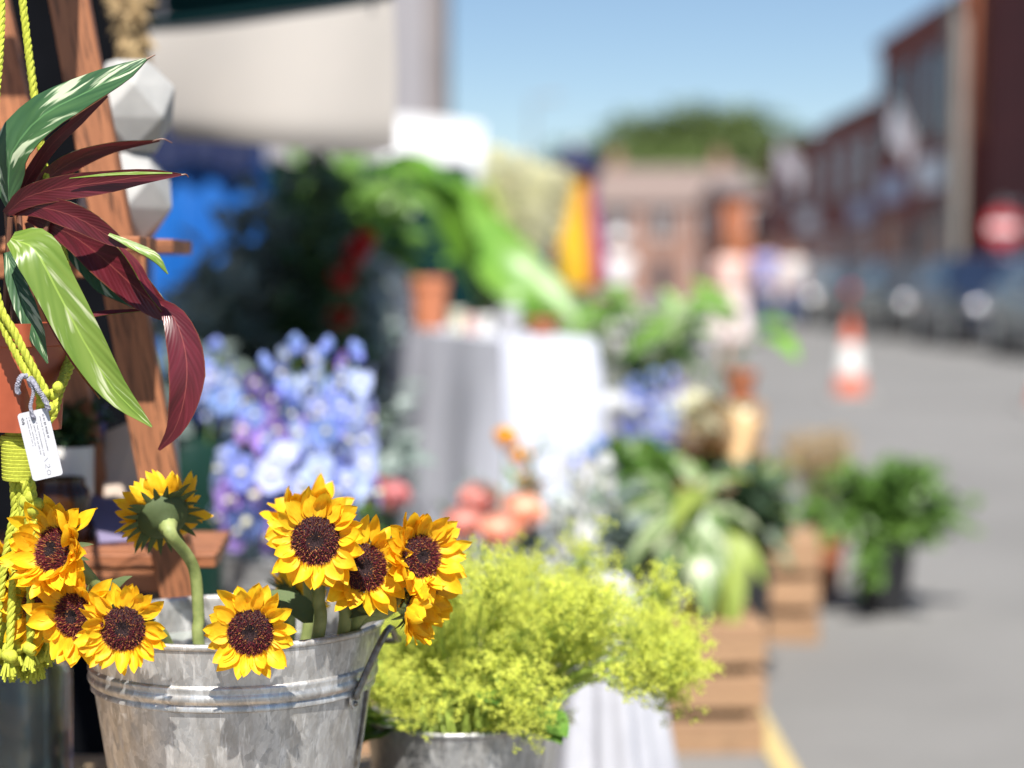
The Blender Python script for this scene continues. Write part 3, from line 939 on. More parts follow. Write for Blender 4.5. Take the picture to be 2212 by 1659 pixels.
def build_tag():
    c = W(87, 960, 1.768)
    t = thing('plant_label', 'white rounded plastic plant label with printed lines, tied to the lime cords', 'label', c)
    ax = (W(105, 1035, 1.768) - W(69, 885, 1.768)); ax = ax.normalized()          # down the tag
    nrm = V((.10, -1, .06)).normalized()
    sx = ax.cross(nrm).normalized() * -1
    if sx.x < 0: sx = -sx
    nrm = sx.cross(ax).normalized()
    if nrm.y > 0: nrm = -nrm
    hw, hl, th = px(33, 1.768), px(75, 1.768), .0006
    ring = []
    for k, (cx, cy) in enumerate([(1, 1), (-1, 1), (-1, -1), (1, -1)]):
        for j in range(5):
            a = k * PI / 2 + j / 4 * PI / 2
            rc = hw * .22
            ring.append((cx * (hw - rc) + rc * math.cos(a), cy * (hl - rc) + rc * math.sin(a)))
    n = len(ring)
    P = [c + sx * x + ax * y + nrm * th for x, y in ring] + [c + sx * x + ax * y - nrm * th for x, y in ring]
    card = MB().add(P, [tuple(range(n)), tuple(range(2 * n - 1, n - 1, -1))] + [(k, (k + 1) % n, n + (k + 1) % n, n + k) for k in range(n)])
    part('card', card, M['tagwhite'], t, smooth=False)
    def rect(mb, x0, x1, y0, y1):
        q = [c + sx * x * hw + ax * y * hl + nrm * (th + .00015) for x, y in ((x0, y0), (x1, y0), (x1, y1), (x0, y1))]
        mb.add(q, [(0, 1, 2, 3)])
    pr = MB()
    rr = random.Random(4)
    for xl, y0, y1, w in ((.62, -.84, -.12, .075), (.40, -.80, .22, .035), (.10, -.82, .34, .035), (-.10, -.84, .30, .035), (-.30, -.84, .04, .03), (-.46, -.84, -.0, .03)):
        y = y0
        while y < y1:
            ln = rr.uniform(.02, .05) if w > .05 else rr.uniform(.015, .04)
            rect(pr, xl - w * rr.uniform(.5, 1), xl + w * rr.uniform(.4, 1), y, y + ln)
            y += ln + (.014 if rr.random() < .8 else .045)
    for k in range(14):
        x = rr.uniform(-.80, -.66); y = rr.uniform(-.86, -.66)
        rect(pr, x - .05, x + .05, y - .01, y + .012)
    part('print', pr, M['ink'], t, smooth=False)
    hp = MB()
    def stroke(pts):
        hp.tube([c + sx * x * hw + ax * y * hl + nrm * (th + .0002) for x, y in pts], .00022, 4)
    stroke([(.28, .42), (.02, .50)])
    stroke([(.26, .60), (.30, .68), (.16, .70), (.02, .58), (.0, .70)])
    stroke([(.26, .82), (.16, .76), (.02, .80), (.04, .90), (.20, .90), (.26, .82)])
    part('handwriting', hp, M['pencil'], t)
    hole = c - ax * hl * .80
    tw = MB()
    tw.rope([hole + nrm * .003, hole - ax * .010 + nrm * .004, W(72, 845, 1.764), W(62, 820, 1.762), W(66, 835, 1.770)], .0018, pitch=.004, step=.0012)
    tw.rope([W(58, 812, 1.763), W(45, 815, 1.762), W(38, 835, 1.763), W(40, 850, 1.764)], .0026, pitch=.004, step=.0012)
    tw.rope([W(66, 815, 1.763), W(80, 838, 1.761), W(98, 865, 1.762), W(105, 885, 1.764)], .0026, pitch=.004, step=.0012)
    tw.ball(hole + nrm * .001, .0022, 6, 5)
    part('twine', tw, M['twine'], t)
build_tag()

def ribbon(name, parent, pts, widths, nrm, mats, cup=.12, wave=.10, seed=0, NL=16, NS=6, th=.0009, nrm2=None):
    """a long leaf: two skins, separate top and underside, along a spine"""
    sp = spline(pts, NL + 1)
    mb = MB(); mb.uv = []
    nrm = V(nrm).normalized(); nrm2 = V(nrm2).normalized() if nrm2 else nrm
    for lay in (0, 1):
        for i, p in enumerate(sp):
            t = i / NL
            tg = (sp[min(i + 1, NL)] - sp[max(i - 1, 0)]).normalized()
            nn = nrm.lerp(nrm2, t)
            sd = tg.cross(nn).normalized()
            up = sd.cross(tg)
            w = interp(widths, t)
            for k in range(NS + 1):
                s = k / NS * 2 - 1
                z = cup * w * (abs(s) ** 1.4) + wave * w * math.sin(t * 17 + seed + (1.3 if s > 0 else 0)) * abs(s) ** 2
                z += .022 * w * math.sin(t * 46 - abs(s) * 5 + math.sin(t * 9)) * (1 - abs(s)) + .05 * w * mnoise.noise(V((t * 5 + seed * 3, s * 1.5, 1.7)))
                q = p + sd * s * w + up * (z - lay * th)
                mb.v.append(tuple(q)); mb.uv.append((t, k / NS))
    m = (NL + 1) * (NS + 1)
    for i in range(NL):
        for k in range(NS):
            a = i * (NS + 1) + k
            mb.f.append((a, a + 1, a + NS + 2, a + NS + 1)); mb.m.append(0)
            mb.f.append((m + a, m + a + NS + 1, m + a + NS + 2, m + a + 1)); mb.m.append(1)
    return part(name, mb, mats, parent, angle=0)
def build_stromanthe():
    soil = V((pc.x, pc.y, zt - .016))
    t = thing('stromanthe_plant', 'long leaved plant with variegated green and maroon leaves in the hanging orange pot', 'plant', soil)
    D = [M['leaf_var_dark'], M['maroon']]; Lm = [M['leaf_var_lime'], M['maroon']]; MR = [M['maroon'], M['leaf_var_dark']]; ML = [M['maroon'], M['leaf_var_lime']]
    k = px(1, 1.82)
    def w(*a): return [x * k for x in a]
    hub = W(14, 452, 1.85)
    st = MB()
    for dx, dy, top in ((0, 0, hub), (.012, .01, W(40, 440, 1.86)), (-.012, .012, W(22, 470, 1.83)), (.02, -.012, W(35, 505, 1.81)), (.004, .02, W(105, 470, 1.87))):
        st.tube(spline([soil + V((dx, dy, -.005)), lerp(soil, top, .55) + V((dx * .4, 0, 0)), top], 10), [.0042, .0032, .0026], 8)
    part('stem', st, M['stemred'], t)
    cam_n = (0, -1, .12)
    ribbon('leaf', t, [W(22, 452, 1.85), W(18, 400, 1.845), W(30, 320, 1.835), W(95, 248, 1.825), W(185, 200, 1.82), W(262, 160, 1.82), W(320, 125, 1.825)], w(7, 24, 46, 56, 54, 47, 36, 22, 1.5), (-.15, -.9, .55), D, .12, .03, 1)
    ribbon('leaf', t, [W(30, 448, 1.86), W(60, 388, 1.858), W(112, 312, 1.848), W(172, 258, 1.842), W(232, 208, 1.838)], w(8, 15, 15, 11, 2), (.3, -.95, -.35), MR, .1, .05, 2)
    ribbon('leaf', t, [W(38, 452, 1.87), W(95, 392, 1.88), W(165, 345, 1.885), W(245, 318, 1.89), W(345, 304, 1.89)], w(8, 22, 27, 20, 12, 2), (.1, -.75, -.65), MR, .12, .06, 3)
    ribbon('leaf', t, [W(12, 462, 1.845), W(60, 425, 1.83), W(140, 405, 1.82), W(230, 393, 1.82), W(320, 380, 1.825), W(396, 377, 1.83)], w(8, 22, 27, 27, 22, 13, 1.5), (.05, -.93, -.15), MR, .14, .05, 4)
    ribbon('leaf', t, [W(150, 385, 1.812), W(230, 377, 1.812), W(300, 374, 1.816), W(372, 374, 1.823)], w(1, 5, 6, 2), (0, -.6, .8), Lm, .05, .02, 4.5, NL=8, NS=2)
    ribbon('leaf', t, [W(18, 458, 1.85), W(85, 448, 1.83), W(165, 470, 1.82), W(235, 510, 1.82), W(275, 535, 1.82)], w(7, 20, 29, 27, 16, 3), (-.05, -.9, -.1), MR, .12, .05, 5)
    ribbon('leaf', t, [W(235, 506, 1.818), W(290, 532, 1.815), W(335, 556, 1.815), W(363, 592, 1.82)], w(4, 11, 12, 1), (.3, -.75, .55), Lm, .12, .03, 6, NL=10)
    ribbon('leaf', t, [W(60, 470, 1.875), W(150, 505, 1.872), W(225, 560, 1.865), W(290, 620, 1.86), W(345, 668, 1.855), W(372, 690, 1.853)], w(8, 30, 42, 40, 24, 8), (-.1, -.95, -.12), MR, .12, .05, 7)
    ribbon('leaf', t, [W(252, 525, 1.855), W(292, 570, 1.847), W(322, 625, 1.845), W(352, 672, 1.848)], w(3, 12, 11, 3), (.35, -.6, .7), ML, .05, .02, 7.5, NL=10, NS=3)
    ribbon('leaf', t, [W(335, 645, 1.856), W(378, 690, 1.845), W(402, 770, 1.838), W(400, 850, 1.835), W(378, 925, 1.84), W(343, 972, 1.845)], w(5, 24, 38, 40, 31, 16, 3), (.12, -.98, .02), MR, .16, .05, 8)
    ribbon('leaf', t, [W(24, 515, 1.80), W(75, 540, 1.79), W(122, 625, 1.785), W(180, 735, 1.785), W(245, 840, 1.79), W(328, 922, 1.80)], w(16, 44, 50, 46, 45, 42, 34, 22, 2), (-.12, -.85, .52), Lm, .13, .05, 9, NL=20)
    ribbon('leaf', t, [W(22, 525, 1.802), W(60, 590, 1.795), W(105, 690, 1.792), W(160, 785, 1.792), W(215, 862, 1.797)], w(3, 9, 10, 8, 2), (-.8, -.5, .3), ML, .05, .02, 9.5, NL=12, NS=3)
    ribbon('leaf', t, [W(14, 545, 1.82), W(38, 620, 1.815), W(70, 700, 1.81), W(103, 785, 1.812)], w(8, 20, 24, 19, 1.5), (.15, -.9, .2), D, .12, .04, 10)
    ribbon('leaf', t, [W(180, 683, 1.87), W(240, 674, 1.868), W(330, 668, 1.862)], w(7, 6, 2), (0, -.8, .6), ML, .05, .02, 11, NL=8, NS=2)
    ribbon('leaf', t, [W(110, 495, 1.89), W(180, 550, 1.895), W(235, 610, 1.895), W(290, 662, 1.89)], w(10, 34, 34, 4), (-.2, -.8, .5), D, .12, .05, 12)
    ribbon('leaf', t, [W(60, 480, 1.90), W(95, 560, 1.91), W(150, 640, 1.91), W(205, 690, 1.90)], w(8, 26, 24, 3), (-.2, -.95, 0), MR, .12, .05, 13)
    part('leaf_tip', MB().tube([W(316, 128, 1.825), W(336, 118, 1.826)], [.0012, .0004], 5), M['stemred'], t)
    part('leaf_tip', MB().tube(spline([W(330, 305, 1.89), W(352, 300, 1.89), W(372, 309, 1.892)], 6), [.001, .0004], 5), M['stemred'], t)
    part('leaf_tip', MB().tube(spline([W(392, 378, 1.83), W(402, 377, 1.831), W(407, 383, 1.832)], 6), [.001, .0005], 5), M['stemred'], t)
M['stemred'] = pmat('stem_reddish', (.16, .07, .035), .5, c2=(.10, .035, .025), scale=60)
build_stromanthe()

# ================================================================== middle ground
G_ = {'blue': ((.22, .31, .74), (.31, .40, .81)), 'light': ((.43, .53, .85), (.56, .61, .88)), 'purple': ((.34, .24, .68), (.48, .31, .70)), 'white': ((.78, .78, .80), (.70, .72, .72))}
for k_, (a_, b_) in G_.items():
    M['dl_' + k_] = pmat('petal_' + k_, a_, .55, c2=b_, scale=60, var=.15, hue=.015, trans=.25, spec=.2)
M['bee'] = pmat('floret_centre', (.72, .70, .48), .7, var=.1)
M['green_stem'] = pmat('green_stem', (.13, .22, .06), .6, var=.15)
M['euc'] = pmat('grey_green_leaves', (.17, .23, .20), .42, c2=(.25, .31, .30), scale=6, var=.15, trans=.12)
M['dkgreen'] = pmat('dark_green_leaves', (.035, .075, .03), .45, c2=(.06, .12, .045), scale=6, var=.15, trans=.12)
M['midgreen'] = pmat('mid_green_leaves', (.10, .22, .035), .4, c2=(.17, .31, .06), scale=5, var=.2, trans=.25)
M['brightgreen'] = pmat('bright_green_leaves', (.13, .34, .03), .38, c2=(.22, .44, .05), scale=7, var=.15, trans=.3)
M['yellowgreen'] = pmat('yellow_green_leaves', (.24, .32, .05), .5, c2=(.33, .40, .09), scale=7, var=.15, trans=.25)
M['lime'] = pmat('lime_flowers', (.95, .95, .20), .7, c2=(.84, .92, .17), scale=30, var=.14, trans=.4, spec=.2)
M['limestem'] = pmat('lime_stems', (.40, .52, .09), .6, var=.1)
M['cream'] = pmat('cream_flowers', (.92, .90, .74), .7, c2=(.86, .85, .66), scale=20, var=.06, trans=.35)
M['peach'] = pmat('peach_petals', (.86, .42, .34), .55, c2=(.86, .50, .38), scale=30, var=.14, hue=.02, trans=.25)
M['rose'] = pmat('dusky_pink_petals', (.55, .19, .22), .55, c2=(.62, .28, .26), scale=30, var=.14, trans=.2)
M['orangefl'] = pmat('orange_yellow_petals', (.82, .40, .02), .6, c2=(.85, .50, .05), scale=30, var=.08, trans=.2)
M['redfl'] = pmat('red_petals', (.68, .010, .012), .55, c2=(.52, .008, .01), scale=30, var=.1, trans=.2)
M['whitecloth'] = pmat('white_cloth', (.58, .60, .69), .85, c2=(.52, .54, .63), scale=5, var=0, bump=.2, bdist=.004)
M['bluetarp'] = pmat('blue_tarpaulin', (.006, .12, .46), .5, c2=(.005, .10, .40), scale=5, var=0, bump=.5, bdist=.01)
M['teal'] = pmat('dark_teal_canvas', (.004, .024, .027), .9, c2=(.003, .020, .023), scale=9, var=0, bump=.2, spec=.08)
M['canvas'] = pmat('cream_canvas', (.55, .515, .48), .9, c2=(.52, .49, .46), scale=4, var=0, bump=.2, bdist=.003)
M['awning'] = pmat('thin_cream_canvas', (.62, .60, .56), .9, c2=(.58, .56, .52), scale=4, var=0, trans=.5)
M['black'] = pmat('black_cloth', (.003, .0033, .0045), .95, c2=(.005, .0055, .0075), scale=7, var=0, bump=.4, bdist=.004, spec=.05)
M['blackplastic'] = pmat('black_plastic', (.012, .012, .014), .45, c2=(.02, .02, .022), scale=20, var=.1)
M['dgplastic'] = pmat('dark_green_plastic', (.006, .035, .026), .4, c2=(.004, .03, .02), scale=15, var=.05)
M['straw'] = pmat('dried_grass', (.48, .35, .18), .8, c2=(.38, .26, .13), scale=30, var=.1, trans=.2)
M['kraft'] = pmat('kraft_paper', (.55, .37, .19), .8, c2=(.48, .31, .15), scale=10, var=.05, bump=.3, bdist=.003)
M['wicker'] = pmat('wicker', (.20, .11, .06), .8, c2=(.12, .065, .035), scale=80, var=.1, bump=.5, bdist=.003)
M['whitepot'] = pmat('white_ceramic', (.74, .73, .71), .3, c2=(.70, .69, .67), var=.04)
M['steel'] = pmat('grey_steel', (.35, .36, .37), .45, .6, var=.05)

def jit(s): return V((rnd(-s, s), rnd(-s, s), rnd(-s, s)))
def rdir():
    z = rnd(-1, 1); a = rnd(0, 2 * PI); r = math.sqrt(1 - z * z)
    return V((r * math.cos(a), r * math.sin(a), z))
def crate(label, c, sx, sy, sz, rz=0, rows=3, group='wooden crates by the yellow line', gap=.3, open_front=False):
    """slatted crate standing at c (x, y, z of its base)"""
    t = thing('wooden_crate', label, 'crate', c, group, rz)
    mr = Matrix.Rotation(rz, 4, 'Z')
    def P(x, y, z): return V(c) + (V((x, y, z)))
    th = .011
    sh = sz / (rows + (rows - 1) * gap)
    for i in range(rows):
        z = sh * (.5 + i * (1 + gap))
        for y in (-sy / 2, sy / 2):
            plank('slat', t, P(-sx / 2, y, z), P(sx / 2, y, z), sh, th, (0, 1, 0), M['crate'])
        for x in (-sx / 2 + th / 2 + .0005, sx / 2 - th / 2 - .0005):
            plank('slat', t, P(x, -sy / 2 + th * .55, z), P(x, sy / 2 - th * .55, z), sh, th, (1, 0, 0), M['crate'])
    for x in (-1, 1):
        for y in (-1, 1):
            xx, yy = x * (sx / 2 - th * 2.05), y * (sy / 2 - th * 1.55)
            plank('corner_post', t, P(xx, yy, 0), P(xx, yy, sz * .985), .022, .022, (1, 0, 0), M['crate'])
    nb = 4
    for i in range(nb):
        y = lerp(-sy / 2 + .05, sy / 2 - .05, i / (nb - 1))
        plank('base_slat', t, P(-sx / 2 + .03, y, .008), P(sx / 2 - .03, y, .008), sy / nb * .75, .009, (0, 0, 1), M['crate'])
    return t
def lidded(label, c, sx, sy, sz, rz=0, group='wooden crates by the yellow line', rows=3):
    """upturned crate: slats on top"""
    t = crate(label, c, sx, sy, sz, rz, rows, group)
    for i in range(4):
        y = lerp(-sy / 2 + sy / 8, sy / 2 - sy / 8, i / 3)
        plank('top_slat', t, V(c) + V((-sx / 2, y, sz + .0062)), V(c) + V((sx / 2, y, sz + .0062)), sy / 4 * .86, .012, (0, 0, 1), M['crate'])
    return t
def pot(name, label, cat, c, zr, h, rt, rb, mat, soil=True, group=None, lip=True):
    t = thing(name, label, cat, (c[0], c[1], zr - h), group)
    pr = [(.001, -h), (rb, -h), (lerp(rb, rt, .8), -h * .2)]
    pr += [(rt * 1.02, -h * .19), (rt * 1.05, -.002), (rt * 1.03, 0), (rt * .95, 0)] if lip else [(rt, -.002), (rt * .99, 0), (rt * .95, 0)]
    pr += [(rt * .92, -h * .15), (rb * .93, -h * .95), (.001, -h * .95)]
    part('body', MB().lathe(pr, 40, (c[0], c[1], zr)), mat, t)
    if soil: part('soil', MB().lathe([(.0008, 0), (rt * .925, 0)], 28, (c[0], c[1], zr - h * .13)), M['soil'], t)
    return t
def clothbox(name, label, cat, corners, zt, zb, mat, flare=.05, pleat=.018, seed=0, table=True):
    """cloth hanging to zb over a box with the given top corners (anticlockwise)"""
    cs = [V((x, y, 0)) for x, y in corners]
    mid = sum(cs, V((0, 0, 0))) / len(cs)
    t = thing(name, label, cat, (mid.x, mid.y, zb))
    per = []
    m = 24
    n = len(cs)
    for i in range(n):
        a, b = cs[i], cs[(i + 1) % n]
        ed = (b - a).normalized(); nr = V((ed.y, -ed.x, 0))
        for k in range(m):
            f = k / m
            cn = nr
            if f < .06: cn = ((cs[i] - mid).normalized() + nr).normalized()
            per.append((lerp(a, b, f), cn))
    q, fs = [], []
    rows = 12
    N_ = len(per)
    for j in range(rows + 1):
        f = j / rows
        z = lerp(zt, zb, f)
        for i, (p, nr) in enumerate(per):
            w = pleat * min(1, f * 2.5) * (math.sin(i * .82 + seed + .4 * math.sin(i * .31 + seed)) + .4 * math.sin(i * 2.2 + f * 2))
            e = p + nr * (flare * f ** .8 + w + .003)
            q.append((e.x, e.y, z + (.004 if j == 0 else 0)))
    for j in range(rows):
        for i in range(N_):
            a, b = j * N_ + i, j * N_ + (i + 1) % N_
            fs.append((a, a + N_, b + N_, b))
    fs.append(tuple(range(N_)))
    part('cloth', MB().add(q, fs), mat, t, angle=50)
    if table:
        for i in range(n):
            p = lerp(cs[i], mid, .14)
            plank('leg', t, (p.x, p.y, 0), (p.x, p.y, zt - .01), .04, .04, (0, 1, 0), M['table'])
    return t

# ---- delphiniums
def floret_mesh(mk, seed):
    r = random.Random(seed); mb = MB()
    for k in range(5):
        a = 2 * PI * k / 5 + r.uniform(-.15, .15)
        o = V((math.cos(a), math.sin(a), 0)); s = V((-math.sin(a), math.cos(a), 0))
        q = []
        for t, w, z in ((.10, .10, 0), (.40, .40, .10), (.78, .50, .12), (1.02, .20, r.uniform(0, .2))):
            q += [o * t - s * w + V((0, 0, z + .08)), o * t + V((0, 0, z)), o * t + s * w + V((0, 0, z + .08))]
        mb.add(q, [(0,1,4,3),(1,2,5,4),(3,4,7,6),(4,5,8,7),(6,7,10,9),(7,8,11,10)], 0)
    mb.ball((0, 0, .12), .24, 7, 4, (1, 1, 1.1), 1)
    return mb.mesh('floret', [M['dl_' + mk], M['bee']], True, angle=0)
FLO = {k: [floret_mesh(k, i) for i in range(2)] for k in G_}
def delphinium(label, top, bot_, base, colors, n, rf, group, seed, spread=.03):
    r = random.Random(seed)
    t = thing('delphinium', label, 'delphinium', base, group)
    A, B = W(*top), W(*bot_)
    axis = (A - B)
    part('stem', MB().tube(spline([base, lerp(V(base), B, .6), B, A + axis * .06], 16), [.004, .0035, .0015], 6), M['green_stem'], t)
    for k in range(n):
        f = (k + r.uniform(-.3, .3)) / n
        a = k * 2.4 + r.uniform(-.3, .3)
        o = V((math.cos(a), math.sin(a), r.uniform(-.45, .35))).normalized()
        sz = rf * lerp(1.05, .62, f)
        p = B + axis * f + o * spread * lerp(1.1, .55, f)
        m = frame(p, o.orthogonal(), o) @ Matrix.Rotation(r.uniform(0, 6), 4, 'Z') @ Matrix.Diagonal((sz * r.uniform(.75, 1.15), sz * r.uniform(.75, 1.15), sz * r.uniform(.8, 1.7), 1))
        if r.random() < .04: continue
        ck = r.choice(colors)
        inst('floret', r.choice(FLO[ck]), t, m)
    for k in range(5):
        p = A + axis * (.02 * k) + V((r.uniform(-.008, .008), r.uniform(-.008, .008), 0))
        inst('bud', BUD, t, Matrix.Translation(p) @ Matrix.Scale(.008, 4))
    return t
BUD = MB().ball((0, 0, 0), 1, 7, 5, (1, 1, 1.3)).mesh('bud', M['dl_blue'])
DB = W(640, 1190, 3.25)
lidded('upturned wooden crate under the delphinium bucket', (DB.x, 3.25, 0), .36, .34, DB.z - .29, 0, 'wooden crates behind the display table')
bucket('galvanised_bucket', 'pale galvanised bucket full of blue delphiniums', (DB.x, 3.25), DB.z, .275, .125, .095, M['zinc2'], bail_az=rad(-62), water=.03)
dg = 'blue and purple delphiniums in one bucket'
dbase = V((DB.x, 3.25, DB.z - .26))
for i, (tp, bt, cl, n, lab) in enumerate((
    ((575, 800, 2.98), (545, 1130, 2.93), ['purple', 'purple', 'blue'], 15, 'deep purple delphinium spike leaning towards the ladder shelf'),
    ((505, 985, 2.99), (520, 1150, 2.94), ['purple', 'light'], 9, 'short purple delphinium lowest beside the dark green bucket'),
    ((640, 758, 3.02), (628, 1075, 3.00), ['blue', 'light', 'light'], 17, 'tall pale blue delphinium spike in the middle of the bunch'),
    ((702, 764, 3.05), (690, 1085, 3.00), ['light', 'light', 'blue'], 17, 'light blue delphinium spike behind the tall upright sunflower'),
    ((768, 772, 3.05), (750, 1080, 3.02), ['light', 'light', 'purple'], 17, 'pale lilac blue delphinium at the tablecloth side of the bunch'),
    ((610, 850, 2.95), (610, 1130, 2.90), ['blue', 'purple', 'light'], 14, 'mid blue delphinium in front of the taller spikes'),
    ((720, 870, 2.94), (700, 1120, 2.90), ['light', 'blue', 'light'], 13, 'pale blue delphinium with cream centres rising behind the sunflowers'))):
    tp = (tp[0], tp[1], tp[2] + .2); bt = (bt[0], bt[1], bt[2] + .2)
    delphinium(lab, tp, bt, dbase + V((.02 * math.cos(i * 2), .02 * math.sin(i * 2), 0)), cl, n + 6, .032, dg, 30 + i, .036)

# dark green tall bucket with shaded foliage and two further delphiniums
GB = W(425, 950, 3.55)
lidded('upturned wooden crate under the dark green bucket', (GB.x - .02, 3.55, 0), .42, .34, GB.z - .40, 0, 'wooden crates behind the display table')
pot('flower_bucket', 'tall dark green plastic flower bucket behind the ladder shelf', 'bucket', (GB.x - .02, 3.55), GB.z, .385, .10, .075, M['dgplastic'], soil=False, lip=False)
for i, (tp, bt, lab) in enumerate((((468, 752, 3.52), (478, 900, 3.52), 'blurred blue delphinium in the dark green bucket, spike upright'), ((448, 800, 3.5), (452, 905, 3.5), 'short blue delphinium in the dark green bucket nearest the ladder'))):
    delphinium(lab, tp, bt, V((GB.x - .02 + .03 * i, 3.55, GB.z - .35)), ['blue', 'blue', 'light'], 11, .028, 'delphiniums in the dark green bucket', 50 + i, .03)

# ---- leafy branches
def branches(name, label, cat, base, tips, ll, lw, mat, per=26, group=None, bush=.4, droop=.2, sr=.003, stiff=.5):
    t = thing(name, label, cat, base, group)
    st, fo = MB(), MB()
    for tp in tips:
        tp = V(tp); b = V(base) + V((rnd(-.02, .02), rnd(-.02, .02), 0))
        mid = lerp(b, tp, .55) + V(((b.x - tp.x) * .3, (b.y - tp.y) * .3, (tp.z - b.z) * .12))
        sp = spline([b, mid, tp], 18)
        st.tube(sp[::2] + [sp[-1]], [sr, sr * .8, sr * .4], 5)
        for k in range(per):
            f = rnd(.25, 1) ** .8
            p = sp[min(17, int(f * 17))]
            tg = (sp[min(17, int(f * 17) + 1)] - sp[max(0, int(f * 17) - 1)]).normalized()
            d = (rdir() * (1 - stiff) + tg * stiff + V((0, 0, -droop * .5))).normalized()
            p = p + rdir() * bush * ll * rnd(0, 1)
            s = rnd(.7, 1.25)
            fo.leaf(p, d, V((0, -.3, 1)) + rdir() * .5, ll * s, lw * s, 0, .12, droop)
    part('stem', st, M['green_stem'], t)
    f = part('foliage', fo, mat, t, angle=0)
    f['kind'] = 'stuff'
    return t
eg = 'shaded grey green foliage under the awning'
ecs = [(430, 5.3), (560, 5.6), (690, 5.5), (770, 5.9)]
for i, (u, d) in enumerate(ecs):
    b = W(u, 1000, d)
    pot('flower_bucket', ['black flower bucket of eucalyptus nearest the blue tarpaulin', 'black flower bucket of eucalyptus in the middle of the shaded row', 'black flower bucket of eucalyptus below the red flowers', 'black flower bucket of eucalyptus beside the white clothed table'][i], 'bucket', (b.x, d), .42, .42, .13, .10, M['blackplastic'], False, 'black buckets under the awning', False)
k_ = 0
for u, d, tips in ((430, 5.3, [(380, 640), (440, 560), (470, 700), (420, 760), (500, 620), (390, 850), (470, 860)]),
                   (560, 5.6, [(520, 480), (560, 420), (600, 470), (630, 560), (540, 620), (580, 700), (610, 640), (520, 760)]),
                   (690, 5.5, [(640, 400), (700, 360), (680, 460), (650, 560), (720, 620), (690, 700), (740, 740), (640, 720)]),
                   (770, 5.9, [(740, 520), (780, 560), (750, 590), (790, 640), (770, 720), (720, 640), (790, 780)])):
    lab = ['grey green eucalyptus bunch behind the ladder shelf in shade', 'tall grey green eucalyptus bunch beside the blue tarpaulin', 'tall dark green foliage bunch reaching up to the cream canvas', 'dark shaded foliage bunch next to the white clothed table'][k_]
    branches('eucalyptus_bunch', lab, 'foliage', V((W(u, 1000, d).x, d, .2)), [W(a, b, d + rnd(-.25, .25)) for a, b in tips], .085, .042, M['euc'] if k_ != 2 else M['dkgreen'], 110, eg, 1.3, .3)
    k_ += 1
branches('eucalyptus_bunch', 'grey green leaf sprays low behind the delphiniums', 'foliage', V((W(760, 1000, 4.2).x, 4.2, .2)), [W(a, b, 4.2 + rnd(-.15, .15)) for a, b in ((700, 900), (850, 860), (880, 960), (820, 1000), (900, 1040), (760, 980), (480, 960), (520, 1010))], .06, .028, M['euc'], 40, eg, .8, .3)
pot('flower_bucket', 'black flower bucket of low sprays behind the delphiniums', 'bucket', (W(760, 1000, 4.2).x, 4.2), .42, .42, .12, .09, M['blackplastic'], False, 'black buckets under the awning', False)

def bloom_mesh(name, mat, n=34, seed=0, openness=.5):
    r = random.Random(seed); mb = MB()
    for k in range(n):
        f = k / n
        a = k * 2.4
        el = lerp(PI / 2 - .1, -.25, f ** .8)
        o = V((math.cos(a) * math.cos(el), math.sin(a) * math.cos(el), math.sin(el)))
        s = V((-math.sin(a), math.cos(a), 0)); up = o.cross(s) * -1
        rr = lerp(.35, .9, f); w = lerp(.25, .55, f)
        c = o * rr
        q = []
        for i, (t, ww, zz) in enumerate(((-.5, .5, -.1), (0, 1, .02), (.5, .7, .18))):
            for sx in (-1, 0, 1):
                q.append(c + s * sx * w * ww + V((0, 0, 1)) * t * w * 1.2 * max(.3, math.cos(el)) + o * (zz - .10 * abs(sx)) + V((r.uniform(-.03, .03), r.uniform(-.03, .03), r.uniform(-.03, .03))))
        mb.add(q, [(0,1,4,3),(1,2,5,4),(3,4,7,6),(4,5,8,7)])
    mb.ball((0, 0, .1), .55, 8, 6)
    return mb.mesh(name, mat, True, angle=0)
BLOOM = {k: [bloom_mesh('bloom', M[k], 34, i) for i in range(2)] for k in ('peach', 'rose', 'orangefl', 'redfl', 'cream', 'dl_white')}
def flower(name, label, cat, head, r, base, kind, group, lean=None, leaves=0):
    H = W(*head); B = V(base)
    t = thing(name, label, cat, B, group)
    part('stem', MB().tube(spline([B, lerp(B, H, .6) + V((0, 0, .04)), H], 12), [.003, .0025, .002], 6), M['green_stem'], t)
    n = (H - lerp(B, H, .6)).normalized() * .5 + V((rnd(-.3, .3), -.7, .4))
    inst('bloom', R.choice(BLOOM[kind]), t, frame(H, n.orthogonal(), n) @ Matrix.Scale(r, 4))
    if leaves:
        fo = MB()
        for k in range(leaves):
            p = lerp(B, H, rnd(.4, .95))
            fo.leaf(p, rdir() + V((0, 0, .2)), (0, -.3, 1), rnd(.04, .07), .02, droop=.2)
        f = part('foliage', fo, M['midgreen'], t, angle=0); f['kind'] = 'stuff'
    return t
